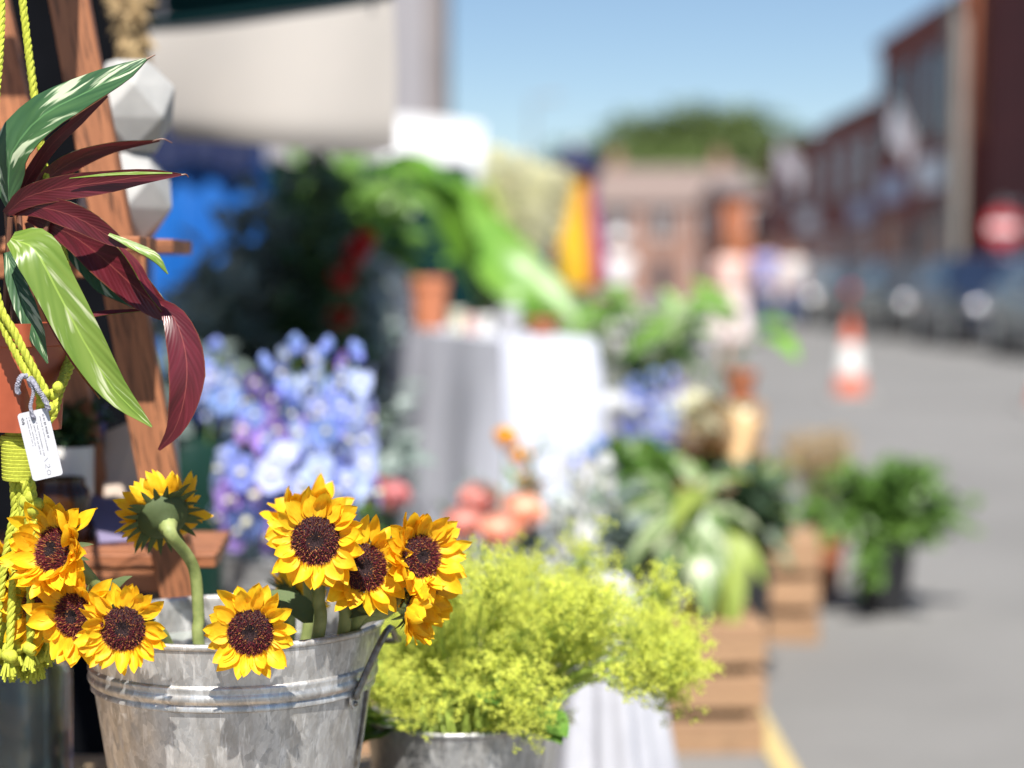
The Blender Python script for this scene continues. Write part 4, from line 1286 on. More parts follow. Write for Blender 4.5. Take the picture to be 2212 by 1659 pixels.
# pink, orange and white flowers in a bucket behind the lime green ones
FB = W(1090, 1215, 3.85)
bucket('galvanised_bucket', 'galvanised bucket of pink, orange and white flowers behind the lime green ones', (FB.x, 3.85), .46, .46, .15, .11, M['zinc2'], water=.05)
fb = V((FB.x, 3.85, .1))
pg = 'peach pink blooms in the mixed bucket'
for (u, v, d, r_, lab) in ((1035, 1082, 3.80, 46, 'peach pink bloom highest of its group'), (1128, 1108, 3.78, 50, 'large peach bloom beside the white stock flowers'), (1000, 1135, 3.72, 44, 'peach pink bloom nearest the sideways sunflower'), (1080, 1150, 3.70, 46, 'low peach pink bloom just above the lime green flowers'), (1148, 1070, 3.9, 30, 'small peach bloom under the orange flowers')):
    flower('peach_bloom', lab, 'flower', (u, v, d), px(r_, d), fb + jit(.02), 'peach', pg, leaves=8)
for (u, v, d, r_, lab) in ((848, 1072, 3.75, 40, 'dusky pink bloom between delphiniums and tablecloth'), (808, 1058, 3.8, 34, 'smaller dusky pink bloom tucked against the delphiniums')):
    flower('pink_bloom', lab, 'flower', (u, v, d), px(r_, d), V((W(830, 1200, 3.8).x, 3.8, .3)), 'rose', 'dusky pink blooms', leaves=8)
pot('flower_bucket', 'small black flower bucket under the dusky pink blooms', 'bucket', (W(830, 1200, 3.8).x, 3.8), .42, .42, .10, .08, M['blackplastic'], False, 'black buckets under the awning', False)
for (u, v, d, r_, lab) in ((1092, 946, 3.9, 28, 'orange yellow round bloom highest against the tablecloth'), (1124, 986, 3.9, 27, 'orange yellow round bloom in the middle of three'), (1142, 1046, 3.88, 28, 'orange yellow round bloom lowest of three')):
    flower('orange_bloom', lab, 'flower', (u, v, d), px(r_, d), fb + jit(.02), 'orangefl', 'orange yellow blooms in the mixed bucket', leaves=5)
for i, (a, b) in enumerate((((1235, 1000), (1225, 1190)), ((1275, 985), (1265, 1180)), ((1215, 1075), (1215, 1200)), ((1300, 960), (1290, 1090)))):
    delphinium(['white stock flower spike nearest the peach blooms', 'tall white stock flower spike beside the variegated plant', 'short white stock flower spike just over the lime green flowers', 'white stock flower spike against the white tablecloth'][i], (*a, 3.9), (*b, 3.85), fb + jit(.02), ['white'], 13, .022, 'white flower spikes in the mixed bucket', 70 + i, .028)
branches('filler_foliage', 'pale grey green filler foliage among the peach blooms', 'foliage', fb, [W(a, b, 3.9 + rnd(-.1, .1)) for a, b in ((950, 1080), (1010, 1010), (1060, 1040), (1180, 1030), (1190, 1110), (1250, 1060), (1160, 960), (1290, 1140))], .045, .016, M['euc'], 30, None, .6, .2)

# ---- lime green frothy flowers in their bucket
AB = W(988, 1540, 2.20)
lidded('upturned wooden crate under the lime flower bucket', (AB.x + .09, 2.28, 0), .36, .32, AB.z - .262, 0, 'wooden crates behind the display table')
bucket('galvanised_bucket', 'weathered galvanised bucket holding the frothy lime green flowers', (AB.x, 2.20), AB.z, .25, .101, .079, M['zinc2'], water=.02, band=False)
def froth_mesh(seed):
    r = random.Random(seed); fl, st = MB(), MB()
    for c in range(30):
        o = V((r.gauss(0, .62), r.gauss(0, .62), r.gauss(0, .52)))
        o = o * (1 if o.length < 1.35 else 1.35 / o.length)
        st.tube([V((0, 0, -1)), lerp(V((0, 0, -1)), o, .5) + V((0, 0, .08)), o], [.013, .010, .006], 3, cap=False)
        for k in range(17):
            d = V((r.gauss(0, 1), r.gauss(0, 1), r.gauss(0, 1))).normalized() * .33 * r.random() ** .6
            p = o + d * V((1, 1, .8)).length * .62
            if k % 3 == 0: st.tube([o, p], [.007, .005], 3, cap=False)
            n = (d + V((0, 0, .2)) + V((r.uniform(-.2, .2),) * 3)).normalized()
            s1 = n.orthogonal().normalized(); s2 = n.cross(s1); a = r.uniform(.038, .066)
            fl.add([p + s1 * a, p + n * a * .3, p + s2 * a, p - s1 * a, p - s2 * a, p - n * a * .3], [(0, 2, 1), (2, 3, 1), (3, 4, 1), (4, 0, 1), (0, 5, 2), (2, 5, 3), (3, 5, 4), (4, 5, 0)])
    return fl.mesh('flower_head', M['lime'], True, angle=0), st.mesh('twigs', M['limestem'], True, angle=0)
FROTH = [froth_mesh(i) for i in range(6)]
ALEAF = broad_leaf_mesh(M['midgreen'], .95, -.2, 3)
rim = V((AB.x, 2.20, AB.z))
lg = 'frothy lime green flower sprays in one bucket'
def spray(head, r, lab):
    H = V(head)
    b0 = rim + V((max(-.08, min(.08, (H.x - rim.x) * .35)), rnd(-.06, .06), -.01))
    base = V((rim.x + rnd(-.05, .05), rim.y + rnd(-.05, .05), AB.z - .22))
    t = thing('lime_flower_spray', lab, 'flower spray', base, lg)
    part('stem', MB().tube(spline([base, b0, lerp(b0, H, .6) + V((0, 0, .025)), H - (H - b0).normalized() * r * .6], 12), .0013, 5), M['limestem'], t)
    i = R.randrange(6)
    ax = (H - b0).normalized() + V((0, 0, .4)) + rdir() * .3
    m = frame(H, ax.orthogonal(), ax) @ Matrix.Rotation(rnd(0, 6), 4, 'Z') @ Matrix.Scale(r, 4)
    f = inst('flower_head', FROTH[i][0], t, m); f['kind'] = 'stuff'
    inst('twigs', FROTH[i][1], t, m)
    return t
heads = []
rA = random.Random(5)
def top_at(u):      # upper outline of the mass
    return interp([1400, 1300, 1205, 1195, 1205, 1200, 1215, 1240, 1275, 1255, 1290, 1370, 1400], (u - 800) / 700)
def low_at(u):
    return interp([1540, 1530, 1500, 1520, 1555, 1560, 1530, 1500, 1460, 1450, 1480, 1470, 1430], (u - 800) / 700)
for k in range(190):
    u = 815 + 665 * ((k * .618034) % 1)
    v = lerp(top_at(u), low_at(u), ((k * .7548777) % 1) ** .9)
    if 1400 < v and 1000 < u < 1290 and rA.random() < .3: v -= 110
    if u > 1290 and rA.random() < .32: continue
    if 1215 < u < 1300 and v > 1430: continue
    if 1290 < u < 1370 and 1250 < v < 1500 and rA.random() < .6: continue
    heads.append((u, v, 2.21 + rA.uniform(-.12, .22) - (.06 if v > 1480 else 0)))
heads += [(1135, 1572, 2.06), (1150, 1545, 2.07), (1440, 1270, 2.2), (1425, 1255, 2.2), (1500, 1410, 2.2), (1460, 1505, 2.18), (1440, 1440, 2.17), (900, 1545, 2.08), (1470, 1375, 2.2), (1265, 1182, 2.4)]
for (u, v, d) in heads:
    lab = 'frothy lime green flower spray in the dense mass over its bucket'
    if u > 1420: lab = 'frothy lime green spray reaching out over the wooden crate slats'
    elif v > 1530: lab = 'frothy lime green spray drooping over the rim of its bucket'
    elif u < 880: lab = 'frothy lime green spray beside the handle of the sunflower bucket'
    spray(W(u, v, d), px(rA.uniform(42, 60), d), lab)
lt = thing('leafy_bunch', 'round green leaves at the base of the lime flowers in their bucket', 'leaves', rim - V((0, 0, .1)))
for k in range(16):
    a = rnd(0, 2 * PI)
    p = rim + V((.09 * math.cos(a), .09 * math.sin(a), rnd(-.01, .05)))
    inst('leaf', ALEAF, lt, frame(p, (math.cos(a), math.sin(a), rnd(-.2, .7)), (0, 0, 1)) @ Matrix.Scale(rnd(.05, .08), 4))

# ---- white cloth draped on a narrow stand beside the lime flowers
M['cotton'] = pmat('white_cotton_sheet', (.47, .475, .52), .85, c2=(.40, .405, .45), scale=9, var=0, bump=.5, bdist=.006)
def build_drape():
    c = W(1322, 1500, 3.15)
    t = thing('draped_stand', 'bright white cloth draped over a narrow stand beside the lime flowers', 'draped stand', (c.x, 3.15, 0))
    zt_ = W(0, 1240, 3.15).z
    prof = [(.001, zt_), (.026, zt_ - .002), (.036, zt_ - .02), (.048, zt_ - .09), (.062, zt_ - .15), (.070, zt_ - .20), (.082, zt_ - .28), (.092, zt_ - .36), (.106, zt_ - .48), (.118, .02)]
    def wob(a, z): return 1 + (.15 * math.sin(a * 5 + 1.2 + z * 3) + .08 * math.sin(a * 11 + z * 9)) * max(0, min(1, (zt_ - z) * 5))
    part('cloth', MB().lathe(prof, 96, (c.x, 3.15, 0), wob=wob), M['cotton'], t, angle=60)
    part('stand', MB().tube([(c.x, 3.15, 0), (c.x, 3.15, zt_ - .01)], .02, 8), M['table'], t)
build_drape()

# ---- crates, potted plants on the road side
cA = W(1545, 1640, 4.66)
lidded('front wooden crate carrying the variegated plant pot beside the yellow line', (.335, 4.72, 0), .49, .34, .288, rad(2), rows=3)
lidded('wooden crate standing by the black pot, further back', (W(1660, 1380, 6.1).x - .07, 6.12, 0), .44, .32, .30, rad(-6), rows=3)
lidded('wooden crate under the wicker basket', (W(1440, 1100, 5.75).x, 5.78, 0), .46, .36, .50, rad(4), rows=4)
CZ = .288 + .0125
vp = W(1512, 1300, 4.72)
pot('plant_pot', 'small terracotta pot of the variegated plant on the front crate', 'pot', (vp.x, 4.70), CZ + .135, .133, .062, .046, M['terracotta'])
M['varpale'] = varieg_mat('leaf_variegated_pale', (.09, .17, .05), (.17, .27, .08), (.55, .58, .40), .52, .60)
VLEAF = [broad_leaf_mesh(M['varpale'], .42, -.5, i) for i in range(2)]
BLEAF = [broad_leaf_mesh(M['yellowgreen'], .30, -.55, i) for i in range(2)]
def rosette(name, label, base, specs, meshes, up=(0, -.4, .9), stem=True, mat=None):
    t = thing(name, label, 'plant', base)
    st = MB()
    for (a, b, ln) in specs:
        A, B = V(a), V(b)
        st.tube(spline([V(base) + jit(.008), lerp(V(base), A, .6) + V((0, 0, .02)), A], 8), .0028, 5)
        inst('leaf', R.choice(meshes), t, frame(A, B - A, V(up) + rdir() * .3) @ Matrix.Scale((B - A).length * ln, 4))
    part('stem', st, M['green_stem'], t)
    return t
vb = V((vp.x, 4.70, CZ + .115))
sp_ = []
for (a, b, c, d_, dd) in ((1480, 1130, 1400, 1250, 4.6), (1470, 1120, 1345, 1190, 4.62), (1500, 1070, 1560, 1190, 4.55), (1450, 1080, 1340, 1080, 4.7), (1440, 1060, 1380, 1000, 4.75), (1500, 1050, 1470, 960, 4.75),
                         (1520, 1060, 1590, 1000, 4.75), (1490, 1160, 1440, 1300, 4.55), (1470, 1170, 1350, 1290, 4.6), (1540, 1100, 1640, 1100, 4.65), (1460, 1120, 1370, 1140, 4.58), (1510, 1130, 1530, 1260, 4.5), (1430, 1050, 1330, 1010, 4.8), (1480, 1090, 1420, 1190, 4.52)):
    sp_.append((W(a, b, 4.7), W(c, d_, dd), 1.0))
rosette('variegated_plant', 'cream and green variegated leafy plant in the terracotta pot on the front crate', vb, sp_, VLEAF)
rosette('trailing_plant', 'lime yellow strap leaves hanging over the front crate edge', vb + V((.01, .02, 0)), [(W(1540, 1060, 4.78), W(1480, 1030, 4.6), 1.2), (W(1560, 1130, 4.7), W(1625, 1290, 4.52), 1.05), (W(1570, 1150, 4.7), W(1600, 1330, 4.54), 1.0), (W(1530, 1050, 4.8), W(1570, 1010, 4.75), 1.4), (W(1555, 1120, 4.72), W(1655, 1200, 4.6), 1.0)], BLEAF)

# black pot with bushy green plant
bp = W(1908, 1330, 6.5)
pot('plant_pot', 'black plastic pot standing on the asphalt', 'pot', (bp.x, 6.5), .235, .235, .098, .075, M['blackplastic'], lip=False)
tp = []
for k in range(46):
    a = rnd(0, 2 * PI); e = rnd(0, 1)
    rr_ = .30 * math.sqrt(rnd(.15, 1))
    tp.append(V((bp.x + .01 + rr_ * math.cos(a) * 1.05, 6.5 + rr_ * .8 * math.sin(a), .30 + .19 * (1 - (rr_ / .31) ** 2) + rnd(-.04, .05))))
tp += [W(1850, 1250, 6.25), W(1870, 1200, 6.22), W(2090, 1100, 6.5), W(1760, 1110, 6.5), W(1935, 1010, 6.5), W(2040, 1060, 6.4)]
branches('bushy_plant', 'bushy bright green leafy plant spilling from the black pot', 'plant', V((bp.x, 6.5, .20)), tp, .06, .030, M['midgreen'], 24, None, .8, .25, .002)
# feathery dry grass behind it
gp = W(1775, 1120, 6.9)
def grass(label, base, n, h, sp, mat, name='grass_plant', lean=(0, 0)):
    t = thing(name, label, 'grass', base)
    mb = MB()
    for k in range(n):
        a = rnd(0, 2 * PI); s = sp * rnd(.2, 1)
        e = V(base) + V((s * math.cos(a) + lean[0], s * math.sin(a) + lean[1], h * (rnd(.75, 1.1) if h > 0 else rnd(.25, 1.2))))
        q = spline([V(base) + jit(.01), lerp(V(base), e, .55) + V((0, 0, h * .12)), e], 7)
        mb.tube(q, [.0014, .0012, .0006], 3, cap=False)
        for j in range(7):
            p = lerp(q[4], q[6], rnd(0, 1)) + jit(.008)
            mb.leaf(p, (q[6] - q[4]).normalized() + rdir() * .6, (0, -1, .3), .026, .005)
    f = part('blades', mb, mat, t, angle=0); f['kind'] = 'stuff'
    return t
pot('plant_pot', 'brown clay pot of the feathery dry grass', 'pot', (gp.x, 6.95), .20, .20, .09, .07, M['terracotta'])
grass('feathery tan grass in a clay pot behind the bushy plant', V((gp.x, 6.95, .17)), 130, .36, .16, M['straw'])
yp = W(1655, 1120, 5.95)
pot('plant_pot', 'small terracotta pot of the yellow green shrub on the further crate', 'pot', (yp.x, 6.08), .313 + .10, .10, .06, .05, M['terracotta'])
branches('small_shrub', 'yellow green small shrub on the further crate', 'plant', V((yp.x, 6.08, .39)), [W(1655 + rnd(-70, 60), 1060 + rnd(-70, 60), 6.08 + rnd(-.08, .08)) for k in range(16)], .045, .024, M['yellowgreen'], 22, None, .6, .2, .002)

for i_, (u_, v_, d_, n_, lab_, mt_) in enumerate(((1395, 1040, 5.25, 26, 'bushy green plant low below the basket', 'midgreen'), (1600, 1080, 5.3, 22, 'olive green shrub between the two crates', 'dkgreen'), (1310, 1130, 4.9, 20, 'grey green leafy plant beside the white stocks', 'euc'), (1560, 950, 6.0, 18, 'leafy plant behind the kraft paper cone', 'midgreen'))):
    p_ = W(u_, v_, d_); zz_ = max(.16, p_.z - .16)
    pot('plant_pot', 'black nursery pot of the ' + lab_.replace('bushy ', '').replace('leafy ', ''), 'pot', (p_.x, d_), zz_, zz_, .085, .065, M['blackplastic'], True, 'black nursery pots among the crates', False)
    branches('leafy_plant', lab_, 'plant', V((p_.x, d_, zz_ - .03)), [W(u_ + rnd(-95, 95), v_ + rnd(-85, 95), d_ + rnd(-.1, .1)) for k in range(n_)], .06, .03, M[mt_], 24, None, .7, .25, .002)
# wicker basket with blue and white flowers, paper bouquet, tipped pot
wb = W(1420, 985, 5.72)
BZ2 = .5135
def build_basket():
    t = thing('wicker_basket', 'brown woven basket holding blue and white flowers', 'basket', (wb.x, 5.75, BZ2))
    mb = MB()
    for j in range(9):
        z = BZ2 + .008 + j * .0125
        r0 = lerp(.085, .108, j / 8)
        mb.tube([(wb.x + (r0 + .004 * math.sin(a * 10 + j * PI)) * 1.25 * math.cos(a), 5.75 + (r0 + .004 * math.sin(a * 10 + j * PI)) * math.sin(a), z) for a in [2 * PI * k / 60 for k in range(61)]], .0068, 5, cap=False)
    mb.lathe([(.001, .004), (.085, .004), (.1, .1)], 24, (wb.x, 5.75, BZ2))
    part('weave', mb, M['wicker'], t)
    part('rim', MB().tube([(wb.x + .112 * 1.25 * math.cos(a), 5.75 + .112 * math.sin(a), BZ2 + .118) for a in [2 * PI * k / 40 for k in range(41)]], .010, 6, cap=False), M['wicker'], t)
build_basket()
bb = V((wb.x, 5.75, BZ2 + .03))
for i, (a, b, lab) in enumerate((((1375, 830), (1385, 930), 'blue flower spike in the basket among the white blooms'), ((1410, 815), (1405, 940), 'blue flower spike in the middle of the basket'), ((1450, 810), (1430, 920), 'violet flower spike leaning out beside the paper bouquet'), ((1440, 850), (1415, 950), 'short blue flower spike hanging over the basket rim'))):
    delphinium(lab, (*a, 5.7), (*b, 5.62), bb + jit(.03), ['purple', 'light'] if i == 2 else ['blue', 'blue', 'light'], 10, .036, 'blue flower spikes in the basket', 90 + i, .04)
for (u, v, r_, lab) in ((1335, 870, 34, 'white round bloom at the end of the basket'), (1368, 885, 30, 'white round bloom under the blue spikes'), (1470, 880, 34, 'cream round bloom beside the paper bouquet'), (1500, 862, 28, 'cream round bloom above the paper bouquet')):
    flower('white_bloom' if u < 1400 else 'cream_bloom', lab, 'flower', (u, v, 5.66), px(r_, 5.66), bb + jit(.03), 'dl_white' if u < 1400 else 'cream', 'pale blooms in the basket', leaves=4)
def paper_cone(label, tip, mouth, r):
    A, B = V(tip), V(mouth)
    t = thing('paper_bouquet', label, 'bouquet', A)
    ax = (B - A).normalized(); s1 = ax.orthogonal().normalized(); s2 = ax.cross(s1)
    q, fs = [], []
    n, rows = 26, 6
    for j in range(rows):
        f = j / (rows - 1)
        for k in range(n):
            a = 2 * PI * k / n
            rr_ = (.018 + (r - .018) * f) * (1 + .10 * f * math.sin(a * 5))
            q.append(A + (B - A) * (f + .10 * f * math.sin(a * 3)) + (s1 * math.cos(a) + s2 * math.sin(a)) * rr_)
    for j in range(rows - 1):
        for k in range(n):
            a, b = j * n + k, j * n + (k + 1) % n
            fs.append((a, b, b + n, a + n))
    fs.append(tuple(range(n - 1, -1, -1)))
    part('paper', MB().add(q, fs), M['kraft'], t)
    fo = MB()
    for k in range(60):
        p = A + (B - A) * rnd(.6, 1.05) + (s1 * rnd(-1, 1) + s2 * rnd(-1, 1)) * r * .6
        fo.leaf(p, ax + rdir() * .6, rdir(), .05, .022)
    f = part('foliage', fo, M['cream'], t, angle=0); f['kind'] = 'stuff'
paper_cone('flowers wrapped in a brown kraft paper cone beside the basket', W(1620, 985, 5.95), W(1510, 905, 5.7), .085)
paper_cone('small kraft paper bouquet lying under the tipped terracotta pot', W(1590, 1010, 5.72), W(1600, 920, 5.9), .055)
tpz = W(1600, 835, 6.3)
def tipped():
    t = thing('plant_pot', 'bright terracotta pot raised behind the paper bouquets', 'pot', (tpz.x, 6.3, tpz.z - .05))
    part('body', MB().lathe([(.001, -.05), (.034, -.05), (.048, .03), (.054, .03), (.056, .05), (.050, .05), (.046, .02), (.032, -.04), (.001, -.04)], 30, (tpz.x, 6.3, tpz.z)), M['terracotta'], t)
tipped()
lidded('tall narrow wooden crate behind the paper bouquets', (tpz.x, 6.32, 0), .14, .15, tpz.z - .05 - .0125, 0, rows=6)

# ---- white clothed table with its goods
TT = .925
corn = [(-.520, 7.40), (-.026, 5.50), (.235, 5.57), (-.259, 7.47)]
clothbox('clothed_table', 'tall table hung to the ground with a white tablecloth', 'table', corn, TT, .03, M['whitecloth'], .10, .018, 2)
tb = V((-.42, 7.15, TT + .006))
pot('vase', 'white ceramic vase at the shaded end of the clothed table', 'vase', (tb.x, 7.16), TT + .006 + .12, .12, .06, .048, M['whitepot'], False, lip=False)
for i, (u, v) in enumerate(((835, 590), (862, 610), (845, 650), (870, 660), (825, 640))):
    flower('white_bloom', ['white bloom topmost in the white vase', 'white bloom towards the terracotta pot in the vase', 'white bloom in the middle of the vase', 'white bloom low on the vase rim', 'white bloom on the foliage side of the vase'][i], 'flower', (u, v, 7.12), px(30, 7.12), tb + V((0, .01, .05)), 'dl_white', 'white blooms in the vase', leaves=5)
p1 = W(928, 700, 6.62)
pot('plant_pot', 'terracotta pot on the clothed table beside the vase', 'pot', (p1.x, 6.62), TT + .006 + .17, .17, .064, .05, M['terracotta'])
p2 = W(1015, 700, 5.72)
for i, (u, c_, h_, lab) in enumerate(((988, 'cream', .07, 'small cream pot on the clothed table'), (1018, 'pinkpot', .055, 'small pale pink pot on the clothed table'), (1048, 'whitepot', .06, 'small white pot at the corner of the clothed table'))):
    if c_ == 'pinkpot': M[c_] = pmat('pale_pink_glaze', (.66, .42, .38), .35)
    d_ = {988: 6.25, 1018: 6.1, 1048: 5.92}[u]
    x = W(u, 700, d_)
    pot('small_pot', lab, 'pot', (x.x, d_), TT + .006 + h_, h_, .026, .02, M[c_], True, 'small glazed pots on the clothed table')
M['greypot'] = pmat('pale_grey_glaze', (.42, .42, .44), .35)
pot('small_pot', 'round pale grey pot at the sunny end of the clothed table', 'pot', (W(1100, 680, 5.78).x, 5.78), TT + .006 + .085, .085, .038, .030, M['greypot'], True, 'small glazed pots on the clothed table')
pot('small_pot', 'low terracotta bowl at the sunny end of the clothed table', 'pot', (W(1172, 700, 5.86).x, 5.86), TT + .006 + .05, .05, .048, .036, M['terracotta'], True, 'small glazed pots on the clothed table')

# red flowers on the shaded foliage
for (u, v, r_, lab) in ((770, 545, 34, 'red bloom hanging over the shaded foliage'), (740, 600, 32, 'red bloom lower down beside the white vase'), (790, 520, 24, 'small red bloom highest over the shaded foliage'), (735, 690, 30, 'dull red bloom low in the shaded foliage')):
    flower('red_bloom', lab, 'flower', (u, v, 5.35), px(r_, 5.35), V((W(690, 1000, 5.5).x + .03, 5.5, .25)), 'redfl', 'red blooms under the awning')

branches('leafy_bunch', 'mid green leafy stems rising in front of the dark teal cloth', 'foliage', V((W(760, 700, 7.6).x, 7.6, .3)), [W(u_, v_, 7.5 + rnd(-.2, .2)) for u_, v_ in ((650, 350), (690, 345), (730, 352), (770, 360), (820, 380), (860, 400), (700, 420), (760, 440), (820, 470), (660, 460), (880, 470), (740, 510), (800, 530), (900, 520))], .13, .06, M['midgreen'], 46, None, .9, .3)
pot('flower_bucket', 'black flower bucket of tall leafy stems before the teal cloth', 'bucket', (W(760, 700, 7.6).x, 7.6), .42, .42, .13, .10, M['blackplastic'], False, None, False)
# ---- big leaved plant, cream plumes, leafy plants right of the table
def bigleaf(name, label, base, specs, mat, d):
    t = thing(name, label, 'plant', base)
    st = MB()
    k = d / F
    for i, (pts, ws) in enumerate(specs):
        P = [W(*p) for p in pts]
        st.tube(spline([V(base) + jit(.01), lerp(V(base), P[0], .6), P[0]], 8), [.009, .006], 6)
        ribbon('leaf', t, P, [x * k for x in ws], (-.2, -.7, .7), [mat, mat], .15, .06, i, NL=12, NS=4)
    part('stem', st, M['green_stem'], t)
    return t
bl = W(1050, 700, 8.0)
pot('plant_pot', 'large terracotta pot of the arching big leaved plant', 'pot', (bl.x, 8.1), .34, .34, .19, .14, M['terracotta'])
bigleaf('big_leaved_plant', 'tall plant with long arching bright green leaves behind the clothed table', V((bl.x, 8.1, .3)), [
    ([(1040, 640, 8.0), (990, 520, 7.9), (935, 420, 7.8), (865, 368, 7.7), (785, 352, 7.6)], (6, 26, 36, 34, 24, 3)),
    ([(1052, 640, 8.0), (1035, 530, 7.95), (1000, 440, 7.9), (945, 385, 7.8), (880, 372, 7.7)], (6, 30, 42, 36, 20, 3)),
    ([(1062, 650, 8.1), (1060, 560, 8.1), (1040, 480, 8.1), (1000, 415, 8.05), (930, 400, 8.0)], (6, 28, 40, 32, 3)),
    ([(1058, 660, 7.9), (1080, 600, 7.8), (1130, 590, 7.7), (1185, 625, 7.6), (1230, 690, 7.5)], (6, 22, 30, 22, 3)),
    ([(1045, 660, 7.9), (1010, 590, 7.8), (980, 560, 7.7), (960, 570, 7.6)], (5, 22, 26, 3)),
    ([(1060, 600, 7.6), (1020, 480, 7.4), (960, 390, 7.2), (890, 348, 7.1), (820, 356, 7.0)], (6, 30, 44, 38, 26, 3)),
    ([(1010, 430, 7.2), (1055, 490, 7.1), (1110, 560, 7.0), (1180, 630, 6.95), (1255, 700, 6.9)], (8, 30, 40, 34, 5)),
    ([(1030, 520, 7.5), (1060, 580, 7.4), (1110, 640, 7.3), (1160, 690, 7.3)], (8, 28, 32, 5)),
    ([(1068, 640, 7.7), (1085, 560, 7.7), (1070, 480, 7.6), (1030, 430, 7.5), (985, 440, 7.4)], (6, 30, 40, 30, 3))], M['brightgreen'], 8.0)
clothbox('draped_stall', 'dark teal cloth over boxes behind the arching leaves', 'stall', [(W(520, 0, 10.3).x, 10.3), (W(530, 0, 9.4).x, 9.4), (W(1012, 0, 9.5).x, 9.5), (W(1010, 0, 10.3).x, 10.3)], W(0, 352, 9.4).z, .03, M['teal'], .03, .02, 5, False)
pb = W(1130, 560, 7.7)
pot('flower_bucket', 'black bucket of cream plumes behind the clothed table', 'bucket', (pb.x, 7.7), .42, .42, .14, .10, M['blackplastic'], False, None, False)
def plume_mesh(seed):
    r = random.Random(seed); mb = MB()
    for k in range(420):
        z = r.uniform(-1.2, 1.3); rr_ = .55 * math.cos(z * .75) * math.sqrt(r.random())
        a = r.uniform(0, 6.28)
        p = V((rr_ * math.cos(a), rr_ * math.sin(a), z))
        mb.leaf(p, V((math.cos(a), math.sin(a), r.uniform(-.4, 1))), V((0, 0, 1)), .34, .26)
    return mb.mesh('plume', M['cream'], True, angle=0)
PLUME = [plume_mesh(i) for i in range(3)]
for i, (u, v) in enumerate(((1085, 430), (1125, 480), (1160, 425), (1108, 510), (1182, 470), (1068, 385), (1150, 505), (1130, 400), (1200, 430))):
    H = W(u, v, 7.6 + rnd(-.1, .15)); b = V((pb.x + rnd(-.04, .04), 7.7, .2))
    t = thing('cream_plume', ['cream plume flower nearest the arching leaves', 'cream plume flower in the middle of the bunch', 'cream plume flower topmost towards the striped parasol', 'cream plume flower lowest over the table', 'cream plume flower just below the yellow stripe', 'cream plume flower highest under the white sign board', 'cream plume flower low beside the parasol', 'cream plume flower at the back of the bunch', 'cream plume flower leaning against the parasol'][i], 'flower', b, 'cream plumes in one bucket')
    part('stem', MB().tube(spline([b, lerp(b, H, .6), H], 8), .003, 5), M['green_stem'], t)
    p_ = inst('plume', PLUME[i % 3], t, Matrix.Translation(H) @ Matrix.Rotation(rnd(-.4, .4), 4, 'Y') @ Matrix.Rotation(rnd(0, 6), 4, 'Z') @ Matrix.Scale(.088, 4))
    p_['kind'] = 'stuff'
branches('leafy_bunch', 'fresh green leafy stems under the cream plumes', 'foliage', V((pb.x, 7.7, .3)), [W(a, b, 7.6 + rnd(-.1, .1)) for a, b in ((1060, 560), (1100, 590), (1150, 600), (1200, 620), (1230, 660), (1180, 680), (1120, 660), (1060, 480), (1050, 420), (1210, 560))], .085, .04, M['yellowgreen'], 34, None, .8, .3)
RL = [broad_leaf_mesh(M['midgreen'], .55, -.45, i) for i in range(2)] + [broad_leaf_mesh(M['varpale'], .5, -.4, 4)]
lp = W(1420, 760, 6.6)
pot('plant_pot', 'grey pot of the large leafy plant behind the basket', 'pot', (lp.x, 6.75), .52, .52, .16, .13, M['concrete'])
sp_ = []
rL = random.Random(11)
for k in range(34):
    a = (1230 + 300 * ((k * .618) % 1), 640 + 190 * ((k * .7549) % 1))
    d = 6.7 + rL.uniform(-.25, .25)
    A = W(*a, d)
    o = V((rL.uniform(-1, 1), rL.uniform(-.8, .3), rL.uniform(-.5, .6))).normalized()
    sp_.append((A, A + o * rL.uniform(.13, .21), 1.0))
rosette('large_leafy_plant', 'large leafy green plant with pale splashed leaves behind the basket', V((lp.x, 6.75, .48)), sp_, RL)
rosette('upright_plant', 'tall bright green upright leaves by the person in pink', V((lp.x + .12, 6.9, .48)), [(W(1580, 700, 6.9), W(1525, 600, 6.9), 1.1), (W(1590, 690, 6.9), W(1560, 640, 6.8), 1.0), (W(1640, 720, 6.9), W(1725, 735, 6.7), 1.0), (W(1630, 700, 6.9), W(1700, 680, 6.8), 1.0), (W(1480, 700, 6.9), W(1440, 620, 6.9), 1.0)], [broad_leaf_mesh(M['brightgreen'], .45, -.3, 2)])

